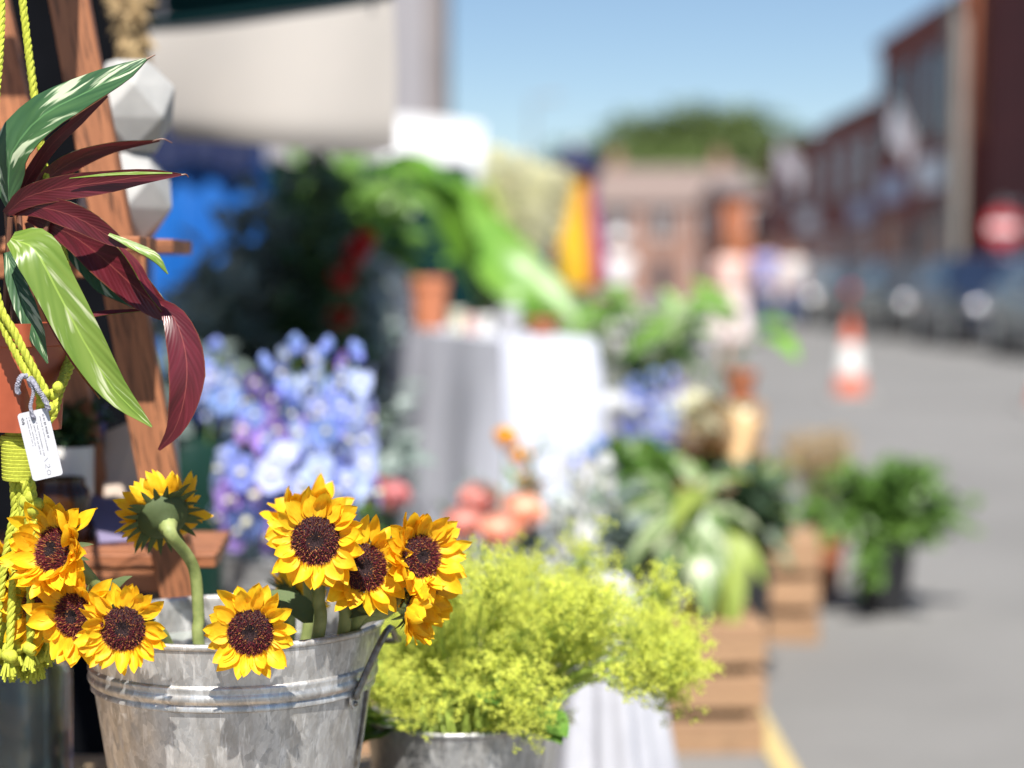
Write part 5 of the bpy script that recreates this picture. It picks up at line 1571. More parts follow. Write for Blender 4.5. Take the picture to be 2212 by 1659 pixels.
# ---- cream canvas screen, awning and shop, blue tarpaulin, black backdrop
def build_canvas():
    a, b = W(312, 0, 4.15), W(848, 0, 3.85)
    t = thing('canvas_screen', 'large cream canvas screen hanging above the shaded foliage', 'screen', ((a.x + b.x) / 2, 4.0, W(0, 330, 4).z))
    mb = MB(); n = 24; rows = 12
    q, fs = [], []
    for lay in (0, 1):
        for j in range(rows + 1):
            g = j / rows
            for i in range(n + 1):
                f = i / n
                d = lerp(4.15, 3.85, f)
                u = lerp(312 + 58 * g * g, 848, f) + 6 * math.sin(g * 3)
                v0 = lerp(62, -8, f); v1 = lerp(296, 338, f) - (18 * max(0, f - .8) / .2)
                p = W(u, lerp(v0, v1, g), d)
                p.y += .02 * g * math.sin(f * 7 + g * 1.5) + .05 * (g - .8) * max(0, g - .8) * 8 + lay * .004
                q.append(p)
    m = (rows + 1) * (n + 1)
    for j in range(rows):
        for i in range(n):
            a_ = j * (n + 1) + i
            fs.append((a_, a_ + 1, a_ + n + 2, a_ + n + 1)); fs.append((m + a_, m + a_ + n + 1, m + a_ + n + 2, m + a_ + 1))
    part('cloth', MB().add(q, fs), M['canvas'], t, angle=0)
    bar0, bar1 = q[0] + V((0, .002, .006)), q[n] + V((0, .002, .006))
    part('bar', MB().tube([bar0, bar1], .008, 8), M['teal'], t)
    part('cord', MB().tube([bar0 + V((.04, 0, 0)), V((bar0.x + .04, 3.74, 3.0))], .003, 5), M['twine'], t)
    part('cord', MB().tube([bar1 - V((.04, 0, 0)), V((-.31, 3.74, 2.98))], .003, 5), M['twine'], t)
build_canvas()
def build_awning():
    t = thing('awning', 'shop awning with dark teal side curtain stretched over the shaded foliage', 'awning', (-2.0, 5.7, 2.3))
    y0, y1 = 3.72, 6.1
    top, bt = [], []
    q = []
    for lay in (0, .012):
        for i in range(13):
            f = i / 12
            x = lerp(-4.0, -.30, f); z = lerp(3.35, 2.98, f) - .05 * math.sin(PI * f)
            for y in (y0, y1): q.append((x, y, z + lay))
    fs = []
    for i in range(12):
        a = i * 2
        fs += [(a, a + 1, a + 3, a + 2), (26 + a, 26 + a + 2, 26 + a + 3, 26 + a + 1)]
    part('canopy', MB().add(q, fs), M['awning'], t, label='cream translucent canvas canopy')  # canopy made pale and thin to pass fill light into the shade
    vl = MB()
    for k in range(26):           # long flap at the far side
        x0, x1 = lerp(-3.9, -.50, k / 26), lerp(-3.9, -.50, (k + 1) / 26)
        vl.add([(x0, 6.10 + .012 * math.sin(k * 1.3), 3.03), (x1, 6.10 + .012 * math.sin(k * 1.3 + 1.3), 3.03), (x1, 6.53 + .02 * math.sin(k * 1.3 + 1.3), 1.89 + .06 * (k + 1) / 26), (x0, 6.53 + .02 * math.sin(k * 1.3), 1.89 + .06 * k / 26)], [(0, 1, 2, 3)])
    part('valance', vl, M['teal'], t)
    part('front_bar', MB().tube([(-.30, y0, 2.975), (-.30, y1, 2.975)], .02, 8), M['steel'], t)
    for y in (y0, y1):
        part('side_bar', MB().tube([(-4.0, y, 3.34), (-2, y, 3.11), (-.30, y, 2.975)], .016, 6), M['steel'], t)
    for y in (4.1, 5.7):
        part('arm', MB().tube([(-4.0, y, 2.93), (-1.9, y + (.3 if y < 5 else -.3), 2.92), (-.30, y, 2.965)], .018, 6), M['steel'], t)
build_awning()
clothbox('tarpaulin', 'bright blue tarpaulin sheet over stacked goods behind the foliage', 'tarpaulin', [(W(300, 0, 9).x, 9.2), (W(310, 0, 8.3).x, 8.3), (W(548, 0, 8.3).x, 8.3), (W(560, 0, 9).x, 9.2)], W(0, 276, 8.3).z, .03, M['bluetarp'], .03, .02, 1, False)
M['navy'] = pmat('tarp_shade_navy', (.004, .012, .065), .6, var=0)  # dark strip laid over the tarpaulin top in place of shade
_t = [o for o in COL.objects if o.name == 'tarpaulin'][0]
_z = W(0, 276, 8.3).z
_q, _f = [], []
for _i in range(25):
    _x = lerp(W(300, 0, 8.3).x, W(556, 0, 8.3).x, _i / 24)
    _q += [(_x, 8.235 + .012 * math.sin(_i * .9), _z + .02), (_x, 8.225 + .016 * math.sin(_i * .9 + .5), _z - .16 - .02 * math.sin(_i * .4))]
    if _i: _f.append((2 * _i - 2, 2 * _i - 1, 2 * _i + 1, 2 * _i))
part('top_shade_strip', MB().add(_q, _f), M['navy'], _t)
def build_board():
    t = thing('display_board', 'black cloth covered display board behind the ladder shelf', 'board', (-1.05, 3.2, 0))
    mb = MB()
    q, fs = [], []
    n, rows = 30, 8
    for j in range(rows + 1):
        for i in range(n + 1):
            x = lerp(-1.5, -.572, i / n); z = lerp(1.78, .02, j / rows)
            q.append((x, 3.14 + .012 * math.sin(i * 1.1 + j * .3), z))
    for j in range(rows):
        for i in range(n):
            a = j * (n + 1) + i
            fs.append((a, a + n + 1, a + n + 2, a + 1))
    part('cloth', mb.add(q, fs), M['black'], t, angle=0)
    part('panel', MB().box((-1.5, 3.165, .1), (-.577, 3.195, 1.775)), M['table'], t, smooth=False)
    for x in (-1.4, -.7):
        part('foot', MB().box((x - .03, 3.0, 0), (x + .03, 3.45, .05)).box((x - .02, 3.197, 0.05), (x + .02, 3.235, 1.7)), M['table'], t, smooth=False)
build_board()
grass('bunch of dried tan grass hanging beside the black board', W(284, -60, 3.05), 46, -.17, .020, M['straw'], 'dried_grass')

# ---- things on the lower ladder shelf and the table
ZS = W(0, 1192, 2.2).z + .0005
M['amber'] = pmat('amber_glass', (.045, .015, .004), .15, c2=(.02, .007, .002), scale=14, var=0)
x = W(132, 1100, 2.27)
def jar(label, c, z, h, r, mat, name='glass_jar', lid=None):
    t = thing(name, label, 'jar', (c[0], c[1], z))
    part('body', MB().lathe([(.001, 0), (r * .92, 0), (r, .006), (r, h * .72), (r * .95, h * .82), (r * .8, h * .9), (r * .82, h), (r * .76, h), (r * .74, h * .9), (r * .93, h * .72), (r * .93, .008), (.001, .006)], 32, (c[0], c[1], z)), mat, t, angle=60)
    return t
jar('squat amber glass jar on the lower ladder shelf', (x.x, 2.27), ZS, .075, .034, M['amber'])
x2 = W(150, 1010, 2.33)
pot('small_pot', 'small white ceramic pot with a little dark plant on the ladder shelf', 'pot', (x2.x, 2.345), ZS + .105, .105, .026, .024, M['whitepot'], True, None, False)
branches('small_plant', 'little dark green plant in the white shelf pot', 'plant', V((x2.x, 2.345, ZS + .09)), [V((x2.x + rnd(-.035, .035), 2.345 + rnd(-.03, .03), ZS + .10 + rnd(.02, .05))) for k in range(14)], .022, .010, M['dkgreen'], 16, None, .6, .2, .001)
def card(label, pts, mat, name, cat, th=.004):
    P = [V(p) for p in pts]
    t = thing(name, label, cat, min(P, key=lambda p: p.z))
    n = (P[1] - P[0]).cross(P[2] - P[0]).normalized()
    if n.y > 0: n = -n
    q = [p + n * th for p in P] + [p - n * th for p in P]
    part('sheet', MB().add(q, [(0, 1, 2, 3), (7, 6, 5, 4), (0, 4, 5, 1), (1, 5, 6, 2), (2, 6, 7, 3), (3, 7, 4, 0)]), mat, t, smooth=False)
M['mauve'] = pmat('mauve_card', (.20, .17, .28), .7, c2=(.14, .12, .20), scale=12, var=0)
M['beige'] = pmat('beige_paper', (.52, .42, .35), .8, c2=(.46, .37, .30), scale=8, var=0, bump=.3)
def onshelf(u, d): 
    p = W(u, 1192, d); p.z = ZS; return p
a, b = onshelf(215, 2.25), onshelf(318, 2.28)
card('leaning mauve card propped on the lower ladder shelf', [a, b, W(285, 1095, 2.335), W(180, 1070, 2.33)], M['mauve'], 'card', 'card')
a, b = onshelf(222, 2.35), onshelf(300, 2.36)
card('beige paper bag standing on the lower ladder shelf behind the cards', [a, b, W(298, 905, 2.385), W(226, 935, 2.385)], M['beige'], 'paper_bag', 'bag', .008)
a, b = onshelf(165, 2.37), onshelf(225, 2.375)
M['violet'] = pmat('blue_violet_paper', (.20, .19, .46), .7, c2=(.15, .14, .36), scale=9, var=0)
card('blue violet packet standing on the lower ladder shelf', [a, b, W(228, 868, 2.39), W(172, 880, 2.39)], M['violet'], 'packet', 'packet', .006)
a, b = onshelf(330, 2.36), onshelf(395, 2.365)
card('pale cream sheet standing behind the slanting rail on the shelf', [a, b, W(385, 935, 2.385), W(335, 940, 2.385)], M['canvas'], 'paper_sheet', 'paper', .002)
def glass_mat():
    m = bpy.data.materials.new('clear_glass')
    nt, N, L, B = nodes(m)
    B.inputs['Base Color'].default_value = (.86, .95, .92, 1)
    B.inputs['Roughness'].default_value = .03
    B.inputs['Transmission Weight'].default_value = 1.0
    B.inputs['IOR'].default_value = 1.45
    nz = noise_tex(nt, coords(nt), 6, 2)
    bumpn(nt, nz.outputs['Fac'], B, .05, .002)
    return m
M['glass'] = glass_mat()
gx = W(20, 1600, 2.17)
jar('tall clear glass vase standing on the plank table under the lime tassel', (gx.x, 2.235), TZ, .185, .054, M['glass'], 'glass_vase')

# ================================================================== street
def asphalt():
    m = bpy.data.materials.new('asphalt')
    nt, N, L, B = nodes(m)
    v = coords(nt)
    n1 = noise_tex(nt, v, 90, 4, .7); n2 = noise_tex(nt, v, .5, 4, .6); n3 = noise_tex(nt, v, 6, 3)
    c = ramp(nt, n1.outputs['Fac'], [(.3, (.145, .142, .139)), (.7, (.235, .23, .224))])
    c = mixc(nt, ramp(nt, n2.outputs['Fac'], [(.40, (0, 0, 0)), (.55, (.75, .75, .75))]), c, (.16, .157, .153))
    c = mixc(nt, ramp(nt, n3.outputs['Fac'], [(.55, (0, 0, 0)), (.75, (.3, .3, .3))]), c, (.215, .21, .203))
    L.new(c, B.inputs['Base Color']); B.inputs['Roughness'].default_value = .85
    bumpn(nt, n1.outputs['Fac'], B, .5, .004)
    return m
def brick_mat(name, c1, c2, mortar, scale=4.4):
    m = bpy.data.materials.new(name)
    nt, N, L, B = nodes(m)
    tc = N.new('ShaderNodeTexCoord'); sx = N.new('ShaderNodeSeparateXYZ'); cb = N.new('ShaderNodeCombineXYZ')
    L.new(tc.outputs['Object'], sx.inputs[0])
    L.new(math_n(nt, 'ADD', sx.outputs[0], sx.outputs[1]), cb.inputs[0]); L.new(sx.outputs[2], cb.inputs[1])
    b = N.new('ShaderNodeTexBrick')
    b.inputs['Color1'].default_value = (*c1, 1); b.inputs['Color2'].default_value = (*c2, 1); b.inputs['Mortar'].default_value = (*mortar, 1)
    b.inputs['Scale'].default_value = scale; b.inputs['Mortar Size'].default_value = .018
    L.new(cb.outputs[0], b.inputs['Vector'])
    n = noise_tex(nt, tc.outputs['Object'], .8, 4)
    c = mixc(nt, ramp(nt, n.outputs['Fac'], [(.4, (0, 0, 0)), (.7, (.5, .5, .5))]), b.outputs['Color'], tuple(x * .6 for x in c1))
    L.new(c, B.inputs['Base Color']); B.inputs['Roughness'].default_value = .85
    bumpn(nt, b.outputs['Fac'], B, -.4, .01)
    return m
M['asphalt'] = asphalt()
M['brick_dark'] = brick_mat('dark_red_brick', (.27, .052, .034), (.19, .038, .027), (.14, .075, .06))
M['brick_red'] = brick_mat('red_brick', (.30, .085, .045), (.25, .07, .04), (.24, .18, .14))
M['brick_pink'] = brick_mat('salmon_brick', (.32, .17, .125), (.27, .14, .105), (.30, .24, .20))
M['brick_orange'] = brick_mat('orange_brick', (.46, .14, .055), (.40, .115, .05), (.34, .2, .12))
M['slate'] = pmat('roof_slate', (.20, .17, .165), .7, c2=(.15, .13, .13), scale=3, var=.1, bump=.3)
M['tile'] = pmat('roof_tile', (.22, .165, .145), .8, c2=(.18, .135, .12), scale=3, var=.1, bump=.3)
M['stone'] = pmat('pale_stone', (.27, .25, .225), .8, c2=(.21, .195, .175), scale=4, var=.05, bump=.3, bdist=.01)
M['greyrender'] = pmat('grey_render', (.30, .285, .30), .9, c2=(.24, .23, .25), scale=1.5, stretch=(3, 3, .4), var=0)
M['cladding'] = pmat('dark_cladding', (.17, .030, .026), .85, c2=(.12, .020, .019), scale=3, stretch=(1, .3, 9), var=.1)
M['frame_white'] = pmat('white_paint', (.72, .72, .72), .5, var=.03)
M['frame_dark'] = pmat('dark_paint', (.04, .04, .05), .5, var=.05)
M['signwhite'] = pmat('white_sign_board', (.82, .82, .84), .6, c2=(.79, .79, .81), scale=2, var=0)
M['pane'] = pmat('window_glass', (.05, .065, .085), .06, c2=(.04, .05, .065), scale=.8, var=.2, spec=.8)
M['yellowline'] = pmat('yellow_road_paint', (.50, .39, .17), .8, c2=(.34, .28, .16), scale=30, var=0, lo=.45, hi=.8)
M['pave'] = pmat('paving', (.24, .23, .22), .85, c2=(.18, .175, .17), scale=5, var=.05)
M['hillgreen'] = pmat('hill_grass', (.07, .11, .03), .95, c2=(.05, .085, .025), scale=.2, var=0)

g = MB()
xs = [-300, -60, -20, -8, -3, 0, 3, 6, 9, 14, 30, 80, 300]
ys = [-60, -10, 0, 2, 4, 6, 9, 13, 20, 30, 50, 90, 200, 700]
for y in ys:
    for x in xs: g.v.append((x, y, 0))
for j in range(len(ys) - 1):
    for i in range(len(xs) - 1):
        a = j * len(xs) + i
        g.f.append((a, a + 1, a + len(xs) + 1, a + len(xs))); g.m.append(0)
struct(part('road', g, M['asphalt'], None))
pv = MB().box((8.75, 8, .002), (10.5, 84, .12)).box((10.5, 8, .002), (30, 46, .1195))
struct(part('pavement', pv, M['pave'], None, smooth=False))
struct(part('kerb', MB().box((8.6, 8, .002), (8.745, 84, .125)), M['stone'], None, smooth=False))
struct(part('road_marking', MB().box((.585, 1.0, .002), (.64, 60, .006)), M['yellowline'], None, smooth=False))

def building(name, label, x0, x1, y0, y1, h, wall, wins=(), doors=(), boards=(), roof='flat', rh=2.2, roofmat=None, cat='building', ridge='y', chimneys=(), trim=None):
    t = thing(name, label, cat, ((x0 + x1) / 2, (y0 + y1) / 2, 0))
    part('wall', MB().box((x0, y0, 0), (x1, y1, h)), wall, t, smooth=False)
    def P(f, a, n, z):
        if f == 'W': return (x0 - n, y0 + a, z)
        if f == 'E': return (x1 + n, y0 + a, z)
        return (x0 + a, y0 - n, z)
    def bx(mb, f, a0, a1, n0, n1, z0, z1):
        A, B = P(f, a0, n0, z0), P(f, a1, n1, z1)
        return mb.box(tuple(min(p, q) for p, q in zip(A, B)), tuple(max(p, q) for p, q in zip(A, B)))
    for (f, a0, a1, z0, z1, *rest) in wins:
        fm = rest[0] if rest else M['frame_white']
        fr = MB(); w = .07
        bx(fr, f, a0, a1, -.02, .05, z1 - w, z1); bx(fr, f, a0, a1, -.02, .05, z0, z0 + w)
        bx(fr, f, a0, a0 + w, -.02, .049, z0 + w, z1 - w); bx(fr, f, a1 - w, a1, -.02, .049, z0 + w, z1 - w)
        bx(fr, f, (a0 + a1) / 2 - .03, (a0 + a1) / 2 + .03, -.02, .045, z0 + w, z1 - w)
        fo = part('window', fr, fm, t, smooth=False)
        part('pane', bx(MB(), f, a0 + w * .9, a1 - w * .9, -.02, .012, z0 + w * .9, z1 - w * .9), M['pane'], fo, smooth=False)
        part('sill', bx(MB(), f, a0 - .08, a1 + .08, -.02, .11, z0 - .09, z0 - .002), M['stone'], fo, smooth=False)
    for (f, a0, a1, z1, col) in doors:
        d = part('door', bx(MB(), f, a0, a1, -.02, .04, .12, z1), col, t, smooth=False)
        part('handle', bx(MB(), f, a1 - .14, a1 - .10, .04, .075, 1.05, 1.17), M['steel'], d, smooth=False)
    for (f, a0, a1, z0, z1, col) in boards:
        part('sign_board', bx(MB(), f, a0, a1, .0, .10, z0, z1), col, t, smooth=False)
    rm = roofmat or M['slate']
    if roof == 'flat':
        part('parapet', MB().box((x0 - .12, y0 - .12, h), (x1 + .1, y1 + .1, h + .22)), trim or M['stone'], t, smooth=False)
    else:
        e = .3
        if ridge == 'y':
            xm = (x0 + x1) / 2
            q = [(x0 - e, y0 - .05, h - .02), (x0 - e, y1 + .05, h - .02), (xm, y0 - .05, h + rh), (xm, y1 + .05, h + rh), (x1 + e, y0 - .05, h - .02), (x1 + e, y1 + .05, h - .02)]
            fs = [(0, 2, 3, 1), (2, 4, 5, 3), (0, 4, 2), (1, 3, 5), (0, 1, 5, 4)]
        else:
            ym = (y0 + y1) / 2
            q = [(x0 - .05, y0 - e, h - .02), (x1 + .05, y0 - e, h - .02), (x0 - .05, ym, h + rh), (x1 + .05, ym, h + rh), (x0 - .05, y1 + e, h - .02), (x1 + .05, y1 + e, h - .02)]
            fs = [(0, 1, 3, 2), (2, 3, 5, 4), (0, 2, 4), (1, 5, 3), (0, 4, 5, 1)]
        ro = part('roof', MB().add(q, fs), rm, t, smooth=False)
        for (cx, cyy, ch) in chimneys:
            part('chimney', MB().box((cx - .35, cyy - .35, h + .2), (cx + .35, cyy + .35, h + rh + ch)).box((cx - .15, cyy - .15, h + rh + ch), (cx + .15, cyy + .15, h + rh + ch + .4)), wall, ro, smooth=False)
    return t
pw = M['signwhite']
M['signblue'] = pmat('pale_blue_sign', (.45, .50, .66), .6, var=0)
# right side of the street, near to far
bD = building('clad_building', 'dark maroon building with horizontal boards nearest along the parked cars', 10.84, 24, 22, 45.9, 9.0, M['cladding'], [('W', 3, 5, 1.2, 2.6), ('W', 9, 11, 1.2, 2.6), ('W', 15, 17, 1.2, 2.6), ('W', 20.5, 22.5, 1.1, 2.7)], [('W', 18.2, 19.3, 2.4, M['frame_dark'])])
for k in range(22):
    z = .5 + k * .38
    plank('board', bD, (10.825, 22.02, z), (10.825, 45.88, z), .33, .04, (1, 0, 0), M['cladding'])
bA = building('brick_shop', 'tall dark brick shop with large blue reflecting upper windows and stone pier', 10.5, 22, 46.2, 57.2, 7.55, M['brick_dark'],
    [('W', 2.8, 4.6, 4.6, 6.8, M['frame_dark']), ('W', 6.0, 7.6, 4.6, 6.8, M['frame_dark']), ('W', 8.8, 10.2, 4.6, 6.8, M['frame_dark']), ('W', 2.4, 5.2, .7, 2.8, M['frame_dark']), ('W', 7.6, 10.4, .7, 2.8, M['frame_dark'])], [('W', 5.7, 6.9, 2.4, M['frame_dark'])],
    [('W', 2.3, 5.2, 3.3, 4.1, pw), ('W', 7.2, 10.4, 3.2, 3.9, M['signblue'])], trim=M['brick_dark'])
part('stone_pier', MB().box((10.28, 46.4, .12), (10.52, 47.5, 7.7)), M['stone'], bA, smooth=False)
part('sunlit_brick_strip', MB().box((10.55, 46.06, 4.3), (10.83, 46.22, 7.9)), M['brick_orange'], bA, smooth=False)  # orange colour stands for the sunlit upper wall; stops where shade begins
building('brick_house', 'dark brick house with stone sills next to the tall shop', 10.5, 20, 57.4, 67.5, 6.15, M['brick_dark'], [('W', 1.2, 2.6, 3.7, 5.3), ('W', 4.4, 5.8, 3.7, 5.3), ('W', 7.6, 9.0, 3.7, 5.3), ('W', 1.0, 3.4, .9, 2.6), ('W', 6.6, 9.0, .9, 2.6)], [('W', 4.5, 5.5, 2.2, M['frame_dark'])], [('W', .8, 4.0, 2.8, 3.4, M['signblue'])], 'pitched', 1.6, cat='house', chimneys=((15, 58.2, .6),))
building('brick_house', 'further red brick house with pale shop sign along the street', 10.5, 20, 67.7, 83, 6.0, M['brick_dark'], [('W', 1.6, 3.0, 3.6, 5.2), ('W', 5.6, 7.0, 3.6, 5.2), ('W', 10, 11.4, 3.6, 5.2), ('W', 1.2, 4, .9, 2.6), ('W', 8.6, 12, .9, 2.6)], [('W', 6, 7, 2.2, M['frame_white'])], [('W', 1.0, 4.6, 2.8, 3.4, pw)], 'pitched', 1.6, cat='house', chimneys=((15, 68.6, .6), (15, 82, .6)))
building('brick_house', 'sunlit orange brick gable house projecting at the far end', 9.0, 18, 84.5, 96, 4.7, M['brick_orange'], [('S', 1.0, 2.0, 3.0, 4.2), ('W', 2, 3.4, 2.9, 4.2), ('W', 6, 7.4, 2.9, 4.2), ('W', 2, 3.6, .8, 2.2)], [('W', 5, 6, 2.1, M['frame_dark'])], (), 'pitched', .8, M['slate'], cat='house', ridge='x')
building('brick_terrace', 'salmon brick terrace with tiled roof closing the street', 4.4, 13.5, 112, 120, 5.2, M['brick_pink'], [('S', .9, 2.1, 3.4, 4.9), ('S', 3.4, 4.6, 3.4, 4.9), ('S', 5.9, 7.1, 3.4, 4.9), ('S', .9, 2.1, .9, 2.4), ('S', 5.9, 7.1, .9, 2.4)], [('S', 3.5, 4.5, 2.1, M['frame_dark'])], (), 'pitched', 2.3, M['tile'], cat='house', ridge='x', chimneys=((6, 116, .7), (12, 116, .7)))
building('brick_terrace', 'low brown roofed terrace beyond the white sign board', -9, 3.6, 118, 126, 5.0, M['brick_pink'], [('S', 1, 2.2, 3.0, 4.4), ('S', 5, 6.2, 3.0, 4.4), ('S', 9.4, 10.6, 3.0, 4.4), ('S', 3, 4.2, .9, 2.3)], [('S', 7.2, 8.2, 2.1, M['frame_dark'])], (), 'pitched', 2.2, M['slate'], cat='house', ridge='x', chimneys=((-3, 122, .6),))
# left side
gb = building('grey_building', 'tall grey rendered building behind the cream canvas', -9.5, -1.12, 31, 33.2, 8.5, M['greyrender'], [('S', 1.5, 2.7, 4.5, 6.0), ('S', 4.2, 5.4, 4.5, 6.0)], [('S', 6, 7, 2.2, M['frame_dark'])], trim=M['greyrender'])
part('dark_corner_strip', MB().box((-1.30, 30.93, 0), (-1.02, 33.25, 8.5)), M['frame_grey'] if 'frame_grey' in M else M['slate'], gb, smooth=False)  # darker strip standing in for the building's side face
def hang_sign():
    a, b = W(832, 250, 27), W(1042, 250, 27)
    z1, z0 = W(0, 252, 27).z, W(0, 352, 27).z
    t = thing('sign_board', 'plain white projecting sign board in front of the grey building', 'sign', ((a.x + b.x) / 2, 27, 0))
    q = []
    n = 12
    for y in (27, 27.12):
        for i in range(n + 1):
            f = i / n; x = lerp(a.x, b.x, f)
            q += [(x, y, z1 - .12 * f + .03 * math.sin(PI * f)), (x, y, z0 - .08 * f)]
    m = 2 * (n + 1); fs = []
    for i in range(n):
        k = i * 2
        fs += [(k, k + 1, k + 3, k + 2), (m + k, m + k + 2, m + k + 3, m + k + 1), (k, k + 2, m + k + 2, m + k), (k + 1, m + k + 1, m + k + 3, k + 3)]
    fs += [(0, m, m + 1, 1), (m - 2, m - 1, 2 * m - 1, 2 * m - 2)]
    part('board', MB().add(q, fs), pw, t, smooth=False)
    for x in (a.x + .15, a.x + .95):
        part('post', MB().tube([(x, 27.17, 0), (x, 27.17, z1 - .15)], .045, 8), M['steel'], t)
hang_sign()
shop = building('shop_building', 'unseen brick shop carrying the teal awning at the side of the stalls', -9, -4.0, 1.0, 13, 6.0, M['brick_red'], [('E', 1.5, 4.5, .8, 2.2), ('E', 7, 10, .8, 2.2), ('E', 2, 3.2, 3.6, 5.2), ('E', 7.4, 8.6, 3.6, 5.2)], [('E', 5.3, 6.3, 2.1, M['frame_dark'])])  # added out of view to hold the awning and block skylight

# ---- hill and trees
hm = MB()
n = 40
for j in range(9):
    for i in range(n + 1):
        x = lerp(-60, 130, i / n); y = 150 + j * 22
        z = -.3 + (j / 8) * (9 + 4 * mnoise.noise(V((x * .02, 3, 1)))) * (0.35 + .65 * max(0, min(1, (x + 10) / 30)))
        hm.v.append((x, y, z))
for j in range(8):
    for i in range(n):
        a = j * (n + 1) + i
        hm.f.append((a, a + 1, a + n + 2, a + n + 1)); hm.m.append(0)
struct(part('hill', hm, M['hillgreen'], None))
M['bark'] = pmat('bark', (.10, .075, .05), .9, c2=(.06, .045, .03), scale=8, stretch=(3, 3, .6), var=.1, bump=.4)
M['treeleaf'] = pmat('tree_leaves', (.10, .15, .04), .6, c2=(.14, .19, .055), scale=.9, var=.25, trans=.2)
def tree_meshes(seed, h):
    r = random.Random(seed); tr, cr = MB(), MB()
    tr.tube(spline([(0, 0, 0), (.1, 0, h * .3), (0, .1, h * .62), (.1, 0, h * .9)], 10), [h * .030, h * .022, h * .012, h * .004], 8)
    clumps = []
    for k in range(22):
        a = k * 2.4; f = r.random()
        z = h * lerp(.34, .95, f); q = h * .30 * math.sin(PI * lerp(.22, .98, f)) * r.uniform(.4, 1.05)
        c = V((q * math.cos(a), q * math.sin(a), z))
        clumps.append((c, h * r.uniform(.07, .13)))
        b = V((0, 0, z * .72))
        tr.tube([b, lerp(b, c, .5) + V((0, 0, h * .03)), c], [h * .009, h * .006, h * .002], 5)
    for c, q in clumps:
        for k in range(70):
            d = V((r.gauss(0, 1), r.gauss(0, 1), r.gauss(0, 1))).normalized()
            p = c + d * q * (r.random() ** .4)
            s = h * r.uniform(.022, .040)
            cr.leaf(p, d + V((r.uniform(-1, 1), r.uniform(-1, 1), r.uniform(-.8, .6))), d + V((0, 0, .5)), s, s * .6)
    return tr.mesh('trunk', M['bark']), cr.mesh('crown', M['treeleaf'], True, angle=0)
TREES = [tree_meshes(i, 10.0) for i in range(3)]
def tree(label, x, y, z, h, k, grp):
    t = thing('tree', label, 'tree', (x, y, z), grp, rnd(0, 6))
    for nm, me in zip(('trunk', 'crown'), TREES[k]):
        o = bpy.data.objects.new(nm, me); COL.objects.link(o); o.parent = t
        o.scale = (h / 5.6, h / 5.6, h / 10)
        if nm == 'crown': o['kind'] = 'stuff'
k_ = 0
for (u, v, d, w) in ((1305, 315, 170, 0), (1345, 305, 165, 1), (1385, 282, 172, 2), (1425, 268, 175, 0), (1465, 285, 168, 1), (1505, 262, 172, 2), (1535, 250, 178, 0), (1575, 270, 168, 1), (1615, 268, 174, 2), (1650, 290, 166, 0), (1690, 310, 172, 1), (1255, 352, 176, 2), (1440, 320, 160, 1), (1520, 320, 158, 0), (1590, 330, 157, 2), (1380, 345, 158, 2)):
    P = W(u, v, d)
    j = (d - 150) / 22
    zz = max(.0, -.3 + (j / 8) * 9 * (.35 + .65 * max(0, min(1, (P.x + 10) / 30))) - .6)
    tree('leafy green tree on the wooded hill beyond the salmon terrace', P.x, d, zz, (P.z - zz) * 1.09, w, 'trees on the wooded hill')
    k_ += 1

# ---- street lamp
def lamp():
    p = W(1150, 210, 95)
    t = thing('street_lamp', 'slim grey street lamp far up the street', 'street lamp', (p.x, 95, 0))
    part('post', MB().tube(spline([(p.x, 95, 0), (p.x, 95, p.z - 1), (p.x + .1, 95, p.z - .2), (p.x + .7, 95, p.z)], 16), [.11, .07, .06, .05], 8), M['steel'], t)
    part('lamp_head', MB().ball((p.x + .95, 95, p.z), .3, 10, 6, (1.2, .7, .4)), M['steel'], t)
lamp()

# ---- flag poles
def flag(label, base, tip):
    A, B = V(base), V(tip)
    t = thing('flag', label, 'flag', A, 'pale flags on slanting poles')
    part('pole', MB().tube([A, B], .03, 6), M['frame_white'], t)
    mb = MB(); q, fs = [], []
    for i in range(9):
        f = i / 8
        p = lerp(A, B, lerp(.45, .98, f))
        for j in range(6):
            g_ = j / 5
            q.append(p + V((.08 * math.sin(i * 1.1 + j * .7), .10 * math.sin(i * .9 + j * .5), -.95 * g_)))
    for i in range(8):
        for j in range(5):
            a = i * 6 + j
            fs.append((a, a + 1, a + 7, a + 6))
    part('cloth', mb.add(q, fs), M['flagcloth'], t)
M['flagcloth'] = pmat('pale_flag_cloth', (.52, .50, .56), .8, c2=(.46, .44, .52), scale=2, var=.05, trans=.2)
flag('pale grey flag on a slanting pole over the further brick house', (10.48, 69.5, 4.35), (9.2, 68.8, 5.9))
flag('pale grey flag on a slanting pole on the tall dark brick shop', (10.48, 51.2, 4.2), (9.7, 50.8, 5.6))

# ---- parked cars
M['tyre'] = pmat('tyre_rubber', (.02, .02, .021), .8, var=0)
M['rim'] = pmat('alloy_rim', (.55, .56, .58), .3, .9, var=0)
M['carglass'] = pmat('car_glass', (.02, .028, .034), .04, var=0, spec=.8)
M['chrome'] = pmat('headlamp_chrome', (.80, .80, .82), .14, .9, c2=(.75, .75, .78), var=0)
M['redlamp'] = pmat('red_lamp', (.55, .02, .02), .15, var=0)
M['plate'] = pmat('number_plate', (.75, .75, .70), .4, var=0)
def paint(name, c): return pmat(name, c, .26, .05, c2=tuple(x * .95 for x in c), scale=2, var=0, spec=.6)
CP = [paint('paint_silver', (.13, .14, .15)), paint('paint_dark_blue', (.012, .02, .045)), paint('paint_grey', (.045, .048, .052)), paint('paint_black', (.02, .02, .024)), paint('paint_red', (.28, .025, .03)), paint('paint_white', (.62, .63, .64))]
